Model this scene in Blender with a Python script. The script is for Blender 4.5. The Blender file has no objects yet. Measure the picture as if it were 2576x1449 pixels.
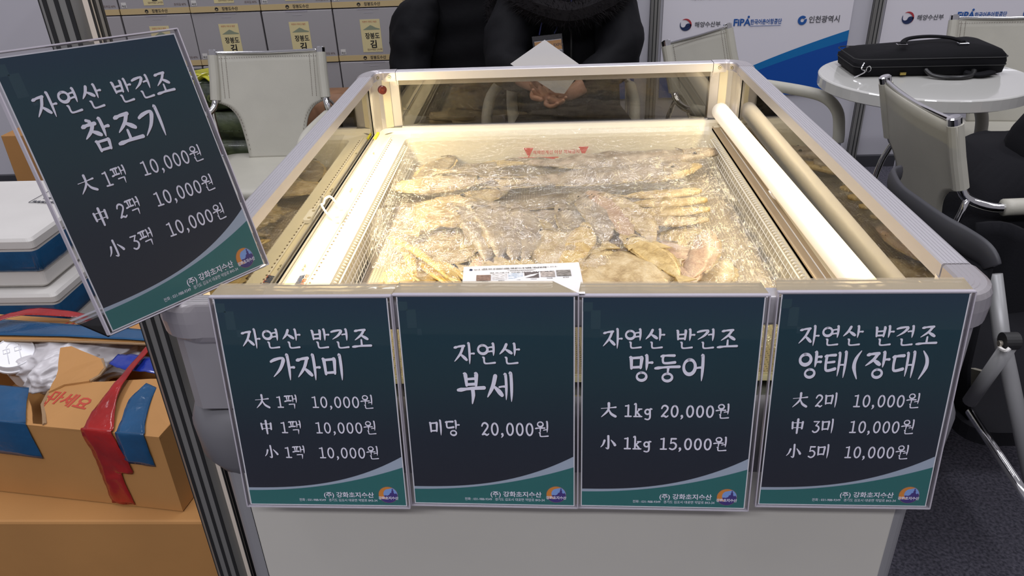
import bpy, bmesh, math, random
from mathutils import Vector, Matrix, Euler, noise
random.seed(7)
S = bpy.context.scene
COL = S.collection
R = math.radians
PI = math.pi

# ------------------------------------------------------------------ camera
cam_d = bpy.data.cameras.new('camera'); cam = bpy.data.objects.new('camera', cam_d); COL.objects.link(cam)
cam_d.sensor_width = 36.0; cam_d.lens = 1914.016 * 36 / 2576; cam_d.clip_start = .02; cam_d.clip_end = 60
_r = Vector((0.99870727, 0.03560851, -0.0362744)); _d = Vector((-0.0149659, -0.4760096, -0.87931273)); _f = Vector((-0.04857798, 0.8787189, -0.47486133))
cam.matrix_world = Matrix(((_r.x, -_d.x, -_f.x, -0.01812754), (_r.y, -_d.y, -_f.y, -0.78310256), (_r.z, -_d.z, -_f.z, 1.31041548), (0, 0, 0, 1)))
S.camera = cam
# ------------------------------------------------------------------ world, hall lights, added front fill, exposure
S.view_settings.view_transform = 'Standard'; S.view_settings.look = 'None'; S.view_settings.gamma = 1
S.view_settings.use_curve_mapping = False; S.view_settings.exposure = 0.0
W = bpy.data.worlds.new('hall'); S.world = W; W.use_nodes = True
W.node_tree.nodes['Background'].inputs[0].default_value = (.50, .48, .53, 1)
W.node_tree.nodes['Background'].inputs[1].default_value = .50
def area(name, loc, size, power, color, target=None, rot=None, sy=None):
    l = bpy.data.lights.new(name, 'AREA'); l.shape = 'RECTANGLE'; l.size = size; l.size_y = sy or size; l.energy = power; l.color = color
    o = bpy.data.objects.new(name, l); COL.objects.link(o); o.location = loc
    if target: o.rotation_euler = (Vector(target) - Vector(loc)).to_track_quat('-Z', 'Y').to_euler()
    elif rot: o.rotation_euler = rot
    return o
HALL = (.93, .93, 1.0)
area('hall_or_fill_lamp', (-2.2, .6, 5.2), .35, 95, HALL, sy=5)
area('hall_or_fill_lamp', (.8, 1.0, 5.2), .35, 95, HALL, sy=5)
area('hall_or_fill_lamp', (3.6, .6, 5.2), .35, 75, HALL, sy=5)
area('hall_or_fill_lamp', (-.6, -3.2, 4.2), 4.0, 165, HALL, sy=.35)  # front fill added to brighten the hanging signs
WARM = (1, .82, .48)
area('case_lamp', (-.444, .60, .858), .014, 3.9, WARM, rot=(0, R(-42), 0), sy=1.05)
area('case_lamp', (.444, .60, .858), .014, 1.9, WARM, rot=(0, R(42), 0), sy=1.05)

# ------------------------------------------------------------------ materials
MATS = {}
def mat(name, color, rough=.5, metal=0, bump=0, bscale=200, var=0, vscale=8, emit=0, spec=.5, coat=0, trans=0, aniso=None, vcol=None, sheen=0):
    if name in MATS: return MATS[name]
    m = bpy.data.materials.new(name); m.use_nodes = True; nt = m.node_tree; b = nt.nodes['Principled BSDF']
    b.inputs['Base Color'].default_value = (*color, 1); b.inputs['Roughness'].default_value = rough; b.inputs['Metallic'].default_value = metal
    b.inputs['Specular IOR Level'].default_value = spec; b.inputs['Coat Weight'].default_value = coat; b.inputs['Sheen Weight'].default_value = sheen
    if trans: b.inputs['Transmission Weight'].default_value = trans
    if emit: b.inputs['Emission Color'].default_value = (*color, 1); b.inputs['Emission Strength'].default_value = emit
    tc = nt.nodes.new('ShaderNodeTexCoord')
    mp = nt.nodes.new('ShaderNodeMapping'); nt.links.new(tc.outputs['Object'], mp.inputs[0])
    if aniso: mp.inputs['Scale'].default_value = aniso
    if bump:
        n = nt.nodes.new('ShaderNodeTexNoise'); n.inputs['Scale'].default_value = bscale; n.inputs['Detail'].default_value = 4
        bp = nt.nodes.new('ShaderNodeBump'); bp.inputs['Strength'].default_value = bump; bp.inputs['Distance'].default_value = .002
        nt.links.new(mp.outputs[0], n.inputs['Vector']); nt.links.new(n.outputs[0], bp.inputs['Height']); nt.links.new(bp.outputs[0], b.inputs['Normal'])
    if var:
        n = nt.nodes.new('ShaderNodeTexNoise'); n.inputs['Scale'].default_value = vscale; n.inputs['Detail'].default_value = 5
        nt.links.new(mp.outputs[0], n.inputs['Vector'])
        r = nt.nodes.new('ShaderNodeValToRGB'); nt.links.new(n.outputs[0], r.inputs[0])
        c2 = vcol or tuple(max(0, c * (1 - var)) for c in color)
        r.color_ramp.elements[0].position = .35; r.color_ramp.elements[1].position = .65
        r.color_ramp.elements[0].color = (*c2, 1); r.color_ramp.elements[1].color = (*color, 1)
        nt.links.new(r.outputs[0], b.inputs['Base Color'])
    MATS[name] = m; return m
def film(name, tint=(1, 1, 1), gloss=.12, rough=.05, bump=.0, bscale=40, haze=0, hazecol=(.9, .9, .88), fres=1.45, const=0):
    """thin clear sheet: tinted see-through + sharp reflections by Fresnel"""
    m = bpy.data.materials.new(name); m.use_nodes = True; nt = m.node_tree; nt.nodes.remove(nt.nodes['Principled BSDF'])
    out = nt.nodes['Material Output']; t = nt.nodes.new('ShaderNodeBsdfTransparent'); t.inputs[0].default_value = (*tint, 1)
    g = nt.nodes.new('ShaderNodeBsdfGlossy'); g.inputs['Roughness'].default_value = rough
    f = nt.nodes.new('ShaderNodeFresnel'); f.inputs[0].default_value = fres
    ad = nt.nodes.new('ShaderNodeMath'); ad.operation = 'ADD'; ad.use_clamp = True; ad.inputs[1].default_value = gloss; nt.links.new(f.outputs[0], ad.inputs[0])
    mx = nt.nodes.new('ShaderNodeMixShader'); nt.links.new(ad.outputs[0], mx.inputs[0]); nt.links.new(t.outputs[0], mx.inputs[1]); nt.links.new(g.outputs[0], mx.inputs[2])
    if const: mx.inputs[0].default_value = const; nt.links.remove(mx.inputs[0].links[0])
    last = mx
    if haze:
        d = nt.nodes.new('ShaderNodeBsdfDiffuse'); d.inputs[0].default_value = (*hazecol, 1)
        m2 = nt.nodes.new('ShaderNodeMixShader'); m2.inputs[0].default_value = haze; nt.links.new(mx.outputs[0], m2.inputs[1]); nt.links.new(d.outputs[0], m2.inputs[2]); last = m2
    if bump:
        tc = nt.nodes.new('ShaderNodeTexCoord'); n = nt.nodes.new('ShaderNodeTexNoise'); n.inputs['Scale'].default_value = bscale; n.inputs['Detail'].default_value = 3; n.inputs['Distortion'].default_value = .6
        bp = nt.nodes.new('ShaderNodeBump'); bp.inputs['Strength'].default_value = bump; bp.inputs['Distance'].default_value = .01
        nt.links.new(tc.outputs['Object'], n.inputs[0]); nt.links.new(n.outputs[0], bp.inputs['Height'])
        nt.links.new(bp.outputs[0], g.inputs['Normal']); nt.links.new(bp.outputs[0], f.inputs['Normal'])
    nt.links.new(last.outputs[0], out.inputs[0]); MATS[name] = m; return m
M_ALU = mat('aluminium', (.62, .60, .60), .34, .75, bump=.06, bscale=60, aniso=(60, 1, 60))
M_RAIL = mat('rail_anodised', (.60, .58, .60), .38, .55)
M_CREAM = mat('cream_plastic', (.76, .70, .55), .32, var=.05, vscale=20)
M_WHITEP = mat('white_plastic', (.84, .82, .78), .3)
M_BODY = mat('cabinet_white', (.55, .53, .475), .42, var=.05, vscale=3)
M_GREYP = mat('grey_moulding', (.135, .133, .142), .42, bump=.03, bscale=300)
M_COLUMN = mat('grey_column', (.25, .247, .255), .38)
M_BLACK = mat('black_groove', (.012, .012, .012), .6)
M_CHROME = mat('chrome', (.75, .75, .76), .08, 1)
M_LEATHER = mat('white_leather', (.44, .425, .36), .48, bump=.12, bscale=500, var=.05, vscale=12)
M_STITCH = mat('stitching', (.20, .17, .14), .8)
M_GLASS = film('case_glass', (.74, .75, .66), .10, .02, fres=1.5)
M_GLASSB = film('rear_glass', (.62, .60, .55), .03, .02, fres=1.45)
M_ACRYL = film('clear_acrylic', (.985, .985, .99), .0, .02, fres=1.28)
M_ACEDGE = mat('acrylic_edge', (.60, .56, .62), .12, 0, spec=.8, trans=.3)
M_FILM = film('crinkled_film', (1, .995, .98), .012, .045, bump=1.0, bscale=60, haze=.055, hazecol=(.95, .88, .70), const=.15)
M_PRINTW = mat('print_white', (.80, .79, .82), .4)
M_PAPER = mat('paper', (.86, .85, .84), .6)
M_INK = mat('ink_dark', (.06, .06, .07), .5)
M_SCREW = mat('screw_steel', (.5, .46, .38), .3, .9)
M_CARD = mat('corrugated_card', (.44, .215, .065), .72, bump=.1, bscale=120, var=.10, vscale=5)
M_CARD2 = mat('carton_raw_edge', (.30, .19, .10), .9, bump=.5, bscale=300)
M_REDINK = mat('red_ink', (.42, .045, .02), .6)
M_STY = mat('styrofoam', (.60, .58, .545), .7, bump=.12, bscale=260, var=.04)
M_TAPEB = mat('blue_tape', (.010, .075, .18), .2, bump=1.0, bscale=34, coat=.4, var=.25, vscale=10)
M_TAPER = mat('red_tape', (.36, .012, .010), .2, bump=1.0, bscale=45, coat=.4, var=.35, vscale=14)
M_BAG = mat('white_polythene', (.72, .69, .70), .3, bump=.35, bscale=26, spec=.6, trans=.25)
M_CLOTH = mat('black_nylon', (.0045, .0045, .006), .75, bump=.5, bscale=40, spec=.16, var=.3, vscale=6)
M_COAT = mat('black_wool', (.006, .006, .008), .9, bump=.3, bscale=220, spec=.2)
M_FUR = mat('black_fur', (.007, .006, .007), .8, spec=.15)
M_SKIN = mat('skin', (.58, .30, .20), .5, var=.15, vscale=25, bump=.08, bscale=120)
M_HAIR = mat('black_hair', (.01, .009, .008), .4)
M_TABLE = mat('table_laminate', (.56, .555, .52), .12, coat=.3)
M_WALL = mat('panel_white', (.54, .53, .57), .5, bump=.05, bscale=6)
M_POSTER = mat('poster_paper', (.76, .735, .775), .38, bump=.15, bscale=7)
M_BLUE1 = mat('poster_blue', (.008, .075, .36), .35)
M_BLUE2 = mat('poster_light_blue', (.008, .16, .42), .35)
M_PROF = mat('octagonal_profile', (.30, .295, .275), .38, .55, bump=.05, bscale=60, aniso=(40, 40, 1))
M_PROF_LIT = mat('lit_profile', (.80, .70, .58), .35, .2)
M_SKIRT = mat('skirting', (.045, .045, .052), .5)
M_CARPET = None

# ------------------------------------------------------------------ geometry helpers
def obj(name, bm, m, parent=None, smooth=False, mats=None, label=None, stuff=False, bevel=0, solid=0, auto=None):
    me = bpy.data.meshes.new(name)
    if parent is not None:
        p = parent; off = Vector((0, 0, 0))
        while p is not None: off += p.location; p = p.parent
        bmesh.ops.translate(bm, verts=bm.verts, vec=-off)
    bmesh.ops.recalc_face_normals(bm, faces=bm.faces)
    bm.to_mesh(me); bm.free()
    for x in (mats or [m]): me.materials.append(x)
    if smooth: me.polygons.foreach_set('use_smooth', [True] * len(me.polygons))
    o = bpy.data.objects.new(name, me); COL.objects.link(o)
    if parent is not None: o.parent = parent
    if bevel:
        b = o.modifiers.new('bevel', 'BEVEL'); b.width = bevel; b.segments = 2; b.limit_method = 'ANGLE'; b.angle_limit = R(40)
    if solid:
        b = o.modifiers.new('solid', 'SOLIDIFY'); b.thickness = solid; b.offset = 0
    if label: o['label'] = label
    if stuff: o['kind'] = 'stuff'
    return o
def thing(name, label, cat, loc=(0, 0, 0), group=None):
    o = bpy.data.objects.new(name, None); COL.objects.link(o); o.location = loc; o.empty_display_size = .05
    o['label'] = label; o['category'] = cat
    if group: o['group'] = group
    return o
def tag(o, label, cat, group=None):
    o['label'] = label; o['category'] = cat
    if group: o['group'] = group
    return o
def struct(name, bm, m, parent=None, **k):
    o = obj(name, bm, m, parent, **k)
    if parent is None: o['kind'] = 'structure'
    return o
def dup(root, loc=None, rz=None, **props):
    def cp(o, par):
        c = o.copy(); COL.objects.link(c); c.parent = par
        for ch in [x for x in bpy.data.objects if x.parent == o]: cp(ch, c)
        return c
    r = cp(root, None)
    if loc is not None: r.location = loc
    if rz is not None: r.rotation_euler = (0, 0, rz)
    for k, v in props.items(): r[k] = v
    return r
def B(): return bmesh.new()
def box(bm, c, s, rot=None, mi=0):
    c = Vector(c); M = rot if rot is not None else Matrix.Identity(3)
    vs = [bm.verts.new(c + M @ Vector((s[0] / 2 * i, s[1] / 2 * j, s[2] / 2 * k))) for i in (-1, 1) for j in (-1, 1) for k in (-1, 1)]
    for q in ((0, 1, 3, 2), (4, 6, 7, 5), (0, 4, 5, 1), (2, 3, 7, 6), (0, 2, 6, 4), (1, 5, 7, 3)):
        f = bm.faces.new([vs[i] for i in q]); f.material_index = mi
    return bm
def bx(x0, x1, y0, y1, z0, z1, bm=None, mi=0):
    return box(bm or B(), ((x0 + x1) / 2, (y0 + y1) / 2, (z0 + z1) / 2), (x1 - x0, y1 - y0, z1 - z0), mi=mi)
def loft(bm, rings, closed=True, cap=True, mi=0, capend=True):
    V = [[bm.verts.new(p) for p in r] for r in rings]; n = len(V[0])
    for a, b in zip(V, V[1:]):
        for i in range(n if closed else n - 1):
            j = (i + 1) % n
            f = bm.faces.new((a[i], a[j], b[j], b[i])); f.material_index = mi
    if cap and closed:
        f = bm.faces.new(list(reversed(V[0]))); f.material_index = mi
        if capend: f = bm.faces.new(V[-1]); f.material_index = mi
    return bm
def smooth_path(pts, n=6, closed=False):
    P = [Vector(p) for p in pts]; out = []
    N = len(P)
    for i in range(N if closed else N - 1):
        if closed: p0, p1, p2, p3 = P[(i - 1) % N], P[i], P[(i + 1) % N], P[(i + 2) % N]
        else: p0, p1, p2, p3 = P[max(i - 1, 0)], P[i], P[i + 1], P[min(i + 2, N - 1)]
        for k in range(n):
            t = k / n
            out.append(.5 * ((2 * p1) + (-p0 + p2) * t + (2 * p0 - 5 * p1 + 4 * p2 - p3) * t * t + (-p0 + 3 * p1 - 3 * p2 + p3) * t ** 3))
    if not closed: out.append(P[-1])
    return out
def tube(bm, pts, r, seg=10, closed=False, cap=True, mi=0, flat=None):
    P = [Vector(p) for p in pts]; N = len(P); rr = r if isinstance(r, (list, tuple)) else [r] * N
    rings = []; up = None
    for i, p in enumerate(P):
        if closed: t = P[(i + 1) % N] - P[(i - 1) % N]
        else: t = P[min(i + 1, N - 1)] - P[max(i - 1, 0)]
        if t.length < 1e-9: t = Vector((0, 0, 1))
        t.normalize()
        if up is None: up = Vector((0, 0, 1)) if abs(t.z) < .9 else Vector((1, 0, 0))
        u = (up - t * up.dot(t))
        u = u.normalized() if u.length > 1e-6 else t.orthogonal().normalized()
        w = t.cross(u); up = u
        a, b = (rr[i], rr[i]) if flat is None else (rr[i] * flat[0], rr[i] * flat[1])
        rings.append([p + u * math.cos(2 * PI * k / seg) * b + w * math.sin(2 * PI * k / seg) * a for k in range(seg)])
    if closed: rings.append(rings[0])
    return loft(bm, rings, cap=cap and not closed, mi=mi)
def disc(bm, c, r, h, axis='z', seg=24, mi=0, r2=None):
    c = Vector(c); r2 = r if r2 is None else r2
    ax = {'x': (Vector((0, 1, 0)), Vector((0, 0, 1)), Vector((1, 0, 0))), 'y': (Vector((1, 0, 0)), Vector((0, 0, 1)), Vector((0, 1, 0))), 'z': (Vector((1, 0, 0)), Vector((0, 1, 0)), Vector((0, 0, 1)))}[axis]
    rings = [[c + ax[0] * q * math.cos(2 * PI * k / seg) + ax[1] * q * math.sin(2 * PI * k / seg) + ax[2] * d for k in range(seg)] for q, d in ((r, -h / 2), (r2, h / 2))]
    return loft(bm, rings, mi=mi)
def rrect(cx, cy, a, b, r, z, n=6):
    """rounded rectangle ring, half sizes a, b"""
    out = []
    for (sx, sy, a0) in ((1, 1, 0), (-1, 1, 90), (-1, -1, 180), (1, -1, 270)):
        for k in range(n + 1):
            t = R(a0 + 90 * k / n); out.append(Vector((cx + sx * (a - r) + r * math.cos(t), cy + sy * (b - r) + r * math.sin(t), z)))
    return out
def poly(bm, pts, mi=0):
    f = bm.faces.new([bm.verts.new(p) for p in pts]); f.material_index = mi; return bm
def slab(bm, pts, d, mi=0):
    """polygon pts thickened by the vector d"""
    d = Vector(d); return loft(bm, [[Vector(p) for p in pts], [Vector(p) + d for p in pts]], mi=mi)
def text_bm(s, size, align='CENTER', bold=0.0, sx=1.0, bm=None, M=None, mi=0):
    c = bpy.data.curves.new('t', 'FONT'); c.body = s; c.size = size; c.align_x = align; c.align_y = 'CENTER'; c.offset = bold; c.resolution_u = 2
    o = bpy.data.objects.new('t', c); COL.objects.link(o)
    dg = bpy.context.evaluated_depsgraph_get(); me = bpy.data.meshes.new_from_object(o.evaluated_get(dg))
    b = B(); b.from_mesh(me); bpy.data.objects.remove(o); bpy.data.curves.remove(c); bpy.data.meshes.remove(me)
    for v in b.verts: v.co.x *= sx
    for f in b.faces: f.material_index = mi
    if M is not None: bmesh.ops.transform(b, matrix=M, verts=b.verts)
    if bm is None: return b
    return merge(bm, b)
def merge(bm, b):
    me = bpy.data.meshes.new('m'); b.to_mesh(me); b.free(); bm.from_mesh(me); bpy.data.meshes.remove(me); return bm
def skin_mesh(verts, edges, sub=2, root=0):
    """grow a continuous body surface round a skeleton; verts = [(x,y,z,r) or (x,y,z,rx,ry)]"""
    me = bpy.data.meshes.new('sk'); me.from_pydata([v[:3] for v in verts], edges, []); o = bpy.data.objects.new('sk', me); COL.objects.link(o)
    mo = o.modifiers.new('s', 'SKIN'); mo.use_smooth_shade = True; mo.branch_smoothing = .3
    sv = me.skin_vertices[0].data
    for i, v in enumerate(verts):
        sv[i].radius = (v[3], v[4] if len(v) > 4 else v[3]); sv[i].use_root = (i == root)
    s = o.modifiers.new('u', 'SUBSURF'); s.levels = sub; s.render_levels = sub
    dg = bpy.context.evaluated_depsgraph_get(); m2 = bpy.data.meshes.new_from_object(o.evaluated_get(dg))
    b = B(); b.from_mesh(m2); bpy.data.objects.remove(o); bpy.data.meshes.remove(me); bpy.data.meshes.remove(m2); return b
def chain(vs, es, pts, start=None):
    """append a chain of skeleton points, linked to vertex index start; returns last index"""
    last = start
    for p in pts:
        vs.append(p); i = len(vs) - 1
        if last is not None: es.append((last, i))
        last = i
    return last
def displace(bm, amp, scale, seed=0, dirv=None, octv=3):
    bm.normal_update(); off = Vector((seed * 3.7, seed * 1.3, seed * 2.1))
    for v in bm.verts:
        n = noise.fractal(v.co * scale + off, .9, 2.1, octv)
        v.co += (dirv if dirv is not None else v.normal) * n * amp
    return bm

# ================================================================== THE SETTING
def carpet():
    m = mat('carpet', (.095, .090, .115), .95, bump=.9, bscale=380, var=.55, vscale=150, vcol=(.026, .026, .038)); return m
struct('floor', bx(-5, 4.5, -2.5, 6, -.03, 0), carpet())
struct('wall_back', bx(-4.5, 4.2, 2.86, 2.90, 0, 2.4), M_WALL)
struct('baseboard_back', bx(-4.5, 4.2, 2.835, 2.858, 0, .055), M_SKIRT)
def profile(bm, cx, cy, w, z0, z1, grooves=2, mi=(0, 1)):
    """aluminium exhibition upright: chamfered square with dark slots on each side"""
    h = w / 2; c = w * .22
    ring = [(-h + c, -h), (h - c, -h), (h, -h + c), (h, h - c), (h - c, h), (-h + c, h), (-h, h - c), (-h, -h + c)]
    loft(bm, [[Vector((cx + x, cy + y, z)) for x, y in ring] for z in (z0, z1)], mi=mi[0])
    g = w * .09
    for k in range(grooves):
        t = (-.5 + (k + .5) / grooves) * (w - 1.2 * c) * 1.0
        for (x, y, sx, sy) in ((t, -h, g, .002), (t, h, g, .002), (h, t, .002, g), (-h, t, .002, g)):
            box(bm, (cx + x, cy + y, (z0 + z1) / 2), (sx, sy, z1 - z0 - .002), mi=mi[1])
    return bm
for i, px in enumerate((-1.49, -.505, .478, 1.463, 2.45)):
    o = obj('wall_upright', profile(B(), px, 2.845, .042, 0, 2.4), M_PROF, mats=[M_PROF, M_BLACK]); o['kind'] = 'structure'; o.name = 'trim_%d' % (i + 1)

# posters on the rear wall panels
def poster(cx, label, cut=None, wv=(.50,), full=True):
    t = thing('poster', label, 'poster', (cx, 2.855, 0))
    w = .84; x0, x1 = cx - w / 2, cx + w / 2
    obj('sheet', bx(x0, x1, 2.850, 2.856, .36, 2.2), M_POSTER, t)
    # the curved sea-blue shape at the foot
    n = 24; top = []; top2 = []
    for k in range(n + 1):
        u = k / n; x = x0 + u * (w - .0)
        z = .372 + .30 * max(0, (u - .22) / .78) ** .80 * (1 - .08 * u) + .13 * max(0, 1 - u / .30)
        top.append((x, z)); top2.append((x, z - .018 - .028 * u))
    b = B(); poly(b, [(x, 2.8485, z) for x, z in top2] + [(x1, 2.8485, .362), (x0, 2.8485, .362)]); obj('blue_wave', b, M_BLUE1, t)
    b = B(); poly(b, [(x, 2.8488, z) for x, z in top] + [(x, 2.8488, z) for x, z in reversed(top2)]); obj('light_wave', b, M_BLUE2, t)
    F = Matrix.Rotation(R(90), 4, 'X')
    def T(s, x, z, size, m, bold=0, sx=1, y=2.8475, al='LEFT', nm='lettering'):
        obj(nm, text_bm(s, size, al, bold, sx, M=Matrix.Translation((x, y, z)) @ F), m, t)
    navy = mat('print_navy', (.02, .035, .10), .4); red = mat('print_red', (.42, .04, .05), .4); ink = mat('print_grey', (.09, .09, .10), .4); blu = mat('print_blue', (.02, .10, .35), .4)
    zl = .692
    # red and navy roundel
    def arc(c, r0, r1, a0, a1, m, nm='roundel', y=2.8475, n=20):
        b = B(); pts = []
        for k in range(n + 1):
            a = R(a0 + (a1 - a0) * k / n); pts.append((c[0] + r1 * math.cos(a), y, c[1] + r1 * math.sin(a)))
        for k in range(n, -1, -1):
            a = R(a0 + (a1 - a0) * k / n); rr = r0 if not callable(r0) else r0(k / n); pts.append((c[0] + rr * math.cos(a), y, c[1] + rr * math.sin(a)))
        poly(b, pts); obj(nm, b, m, t)
    X = x0 + .104
    b = B(); pts = []
    for k in range(31):
        a = R(150 + 210 * k / 30); pts.append((X + .026 * math.cos(a), 2.8475, zl + .026 * math.sin(a)))
    for k in range(12):
        a = R(0 + 180 * k / 11); pts.append((X + .013 + .013 * math.cos(a) * 1, 2.8475, zl - .002 + .008 * math.sin(a)))
    for k in range(8):
        a = R(0 - 180 * k / 7); pts.append((X - .011 + .011 * math.cos(a), 2.8475, zl - .001 + .010 * math.sin(a)))
    poly(b, pts); obj('roundel', b, navy, t)
    arc((X, zl), lambda u: .026 - .007 * math.sin(PI * min(1, u * 1.1)) - .0004, .027, 125, -50, red)
    T('해양수산부', X + .040, zl - .002, .0255, ink, .0004)
    T('FiPA', x0 + .317, zl + .002, .041, blu, .0013, 1.0)
    b = B(); disc(b, (x0 + .384, 2.848, zl + .026), .005, .001, 'y', 14); obj('drop', b, blu, t)
    T('한국어촌어항공단', x0 + .393, zl + .002, .0245, blu, .0005, .78)
    obj('underline', bx(x0 + .393, x0 + .53, 2.8472, 2.8478, zl - .015, zl - .0135), blu, t)
    arc((x0 + .624, zl + .004), .008, .020, 40, 380, blu, 'ring_mark')
    return t, T, x0, zl
pt, T, x0, zl = poster(.478 - .0 - .985 / 2 - .01, 'white wall poster behind the seated person, left of the first dark upright')
T('인천광역시', x0 + .652, zl + .004, .032, mat('print_grey', (0, 0, 0)), .0005, .95)
for cx, lab in ((.935, 'white wall poster with blue wave between the two uprights behind the round table'), (1.92, 'white wall poster at the far right behind the briefcase')):
    pt, T, x0, zl = poster(cx, lab)
    T('인천광역시', x0 + .652, zl + .004, .032, mat('print_grey', (0, 0, 0)), .0005, .95)
    T('해양수산부 어촌지역 발전정책 관련 업무 지원', x0 + .12, .803, .0155, mat('print_grey', (0, 0, 0)), .0004, .9)
    b = B()
    for k, (a, c) in enumerate(((.02, .25), (.27, .55), (.56, .84))):
        for (p, q, r_, s_) in ((a, c, .803, .805), (a, c, .86, .862), (a, a + .002, .803, .862), (c - .002, c, .803, .862)):
            bx(x0 + p + (.28 if cx < 1.2 else 0), x0 + q + (.28 if cx < 1.2 else 0), 2.8470, 2.8478, r_ + .012, s_ + .012, bm=b)
        if cx < 1.2: break
    obj('box_frame', b, mat('print_grey', (0, 0, 0)), pt)
    if cx > 1.2: T('조성 사업(특성화지원센터)', x0 + .04, .838, .034, mat('print_red', (0, 0, 0)), .0012, .85); T('조성 어촌산업 클러스터', x0 + .30, .838, .030, mat('print_grey', (0, 0, 0)), .0006, .85)

# tall upright that stands between the cartons and the chiller
t = thing('booth_upright', 'tall grey slotted aluminium booth upright left of the display chiller', 'post', (-.612, .21, 0))
obj('profile', profile(B(), -.617, .215, .060, 0, 2.5, 3), M_PROF, t, mats=[M_PROF, M_BLACK])
obj('lit_edge_strip', bx(-.586, -.579, .188, .196, 0, 2.5), M_PROF_LIT, t)  # pale colour stands for the lit part of the post profile
obj('slot', bx(-.5788, -.5775, .188, .192, 0, 2.5), M_BLACK, t)

# ================================================================== DISPLAY CHILLER
fz = thing('display_chiller', 'white and grey glass-sided display chiller full of dried fish', 'chiller', (0, .61, 0))
CY = .611; HA = .487; HB = .611; ZR = .88
# lower cabinet
obj('front_panel', bx(-.437, .441, -.012, .0, .12, .66), M_BODY, fz, bevel=.002)
obj('cabinet', bx(-.44, .44, .002, 1.22, .10, .54), M_BODY, fz)
for sx in (-1, 1):
    for (cy, sy) in ((.02, -1), (1.20, 1)):
        b = B(); rings = []
        for z in (.06, .66):
            ring = [Vector((sx * .437, cy + sy * .032, z))]
            for k in range(9):
                a = R(90 * k / 8); ring.append(Vector((sx * (.437 + .038 * math.sin(a)), cy - sy * .018 + sy * .048 * math.cos(a), z)))
            ring.append(Vector((sx * .475, cy - sy * .06, z))); ring.append(Vector((sx * .437, cy - sy * .06, z)))
            rings.append(ring)
        loft(b, rings); obj('corner_column', b, M_COLUMN, fz, auto=1)
obj('side_panel', bx(-.47, -.44, .08, 1.15, .10, .66), M_COLUMN, fz)
obj('side_panel', bx(.44, .47, .08, 1.15, .10, .66), M_COLUMN, fz)
obj('plinth', bx(-.42, .42, .03, 1.19, 0, .10), M_GREYP, fz)
# bulging grey bumper round the body
b = B(); loft(b, [rrect(0, CY, HA + d, HB + d - .004, .075, z, 8) for z, d in ((.585, -.020), (.60, .010), (.63, .022), (.68, .024), (.708, .016), (.722, -.004), (.727, -.03))], cap=False)
obj('bumper', b, M_GREYP, fz, smooth=True)
# upper collar under the rail
def shell(name, m, a0, b0, t_, z0, z1, r, smooth=False, n=8):
    b = B(); o_ = [rrect(0, CY, a0, b0, r, z, n) for z in (z0, z1)]; i_ = [rrect(0, CY, a0 - t_, b0 - t_, max(r - t_, .004), z, n) for z in (z1, z0)]
    loft(b, o_ + i_ + [o_[0]], cap=False); return obj(name, b, m, fz, smooth=smooth)
# corner posts (aluminium) carrying the glass
for sx in (-1, 1):
    for sy, yy in ((-1, -.012), (1, 1.222)):
        b = B()
        x = sx * .472; y = yy - sy * .028
        q = lambda px, py: Vector((sx * px, yy - sy * py, 0))
        ring = [q(.484, .05), q(.484, .022), q(.478, .010), q(.466, .003), q(.400, .003), q(.400, .016), q(.424, .020), q(.440, .028), q(.452, .044), q(.458, .080), q(.476, .080)]
        loft(b, [[p + Vector((0, 0, z)) for p in ring] for z in (.722, .862)])
        obj('corner_post', b, M_ALU, fz)
        b = B(); ring = [q(.446, .029), q(.428, .0205), q(.425, .024), q(.4425, .033)]
        loft(b, [[p + Vector((0, 0, z)) for p in ring] for z in (.735, .861)]); obj('cover_strip', b, mat('champagne', (.80, .72, .52), .3, .4), fz)
# glass panes
obj('glass_pane', bx(-.402, .402, 1.201, 1.204, .733, .862), M_GLASSB, fz, label='rear glass pane')
obj('glass_pane', bx(-.402, .402, -.004, -.001, .733, .862), M_GLASS, fz, label='front glass pane')
for sx in (-1, 1):
    obj('glass_pane', bx(min(sx * .464, sx * .467), max(sx * .464, sx * .467), .08, 1.145, .733, .862), M_GLASS, fz, label='side glass pane')
    b = B()
    for k in range(2): bx(min(sx * (.462 - .006 * k), sx * (.4595 - .006 * k)), max(sx * (.462 - .006 * k), sx * (.4595 - .006 * k)), .08, 1.145, .728, .738, bm=b)
    obj('pane_track', b, M_ALU, fz)
    b = B(); bx(min(sx * .457, sx * .4625), max(sx * .457, sx * .4625), 1.118, 1.146, .735, .860, bm=b); obj('spacer_bar', b, M_ALU, fz)
b = B(); bx(-.402, .402, 1.192, 1.2005, .727, .737, bm=b); bx(-.402, .402, 1.182, 1.190, .727, .732, bm=b); obj('pane_track', b, M_ALU, fz)
# top rails with fine grooves
def rail(p0, p1, side, bulge=1):
    """extruded rail; cross-section in (outward, z), outward pointing away from the case centre"""
    p0, p1 = Vector(p0), Vector(p1); sec = [(-.0, -.022), (-.0, -.002), (.002, 0)]
    for g in range(5):
        u = .006 + g * .0048; sec += [(u, 0), (u + .0003, -.0007), (u + .0009, -.0007), (u + .0012, 0)]
    sec += [(.031, -.0005), (.036, -.003), (.0395, -.009), (.0405, -.020), (.038, -.034), (.028, -.038), (.010, -.036), (.010, -.022)]
    sec = [((u if u < .030 else .030 + (u - .030) * bulge) * (.77 if bulge < 1 else 1), w) for u, w in sec]; o = Vector(side); b = B()
    loft(b, [[p + o * u + Vector((0, 0, ZR + w)) for u, w in sec] for p in (p0, p1)]); return b
for sx in (-1, 1):
    obj('top_rail', rail((sx * .458, .06, 0), (sx * .458, 1.16, 0), (sx, 0, 0)), M_RAIL, fz)
obj('top_rail', rail((-.405, 1.193, 0), (.405, 1.193, 0), (0, 1, 0)), M_RAIL, fz)
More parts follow.
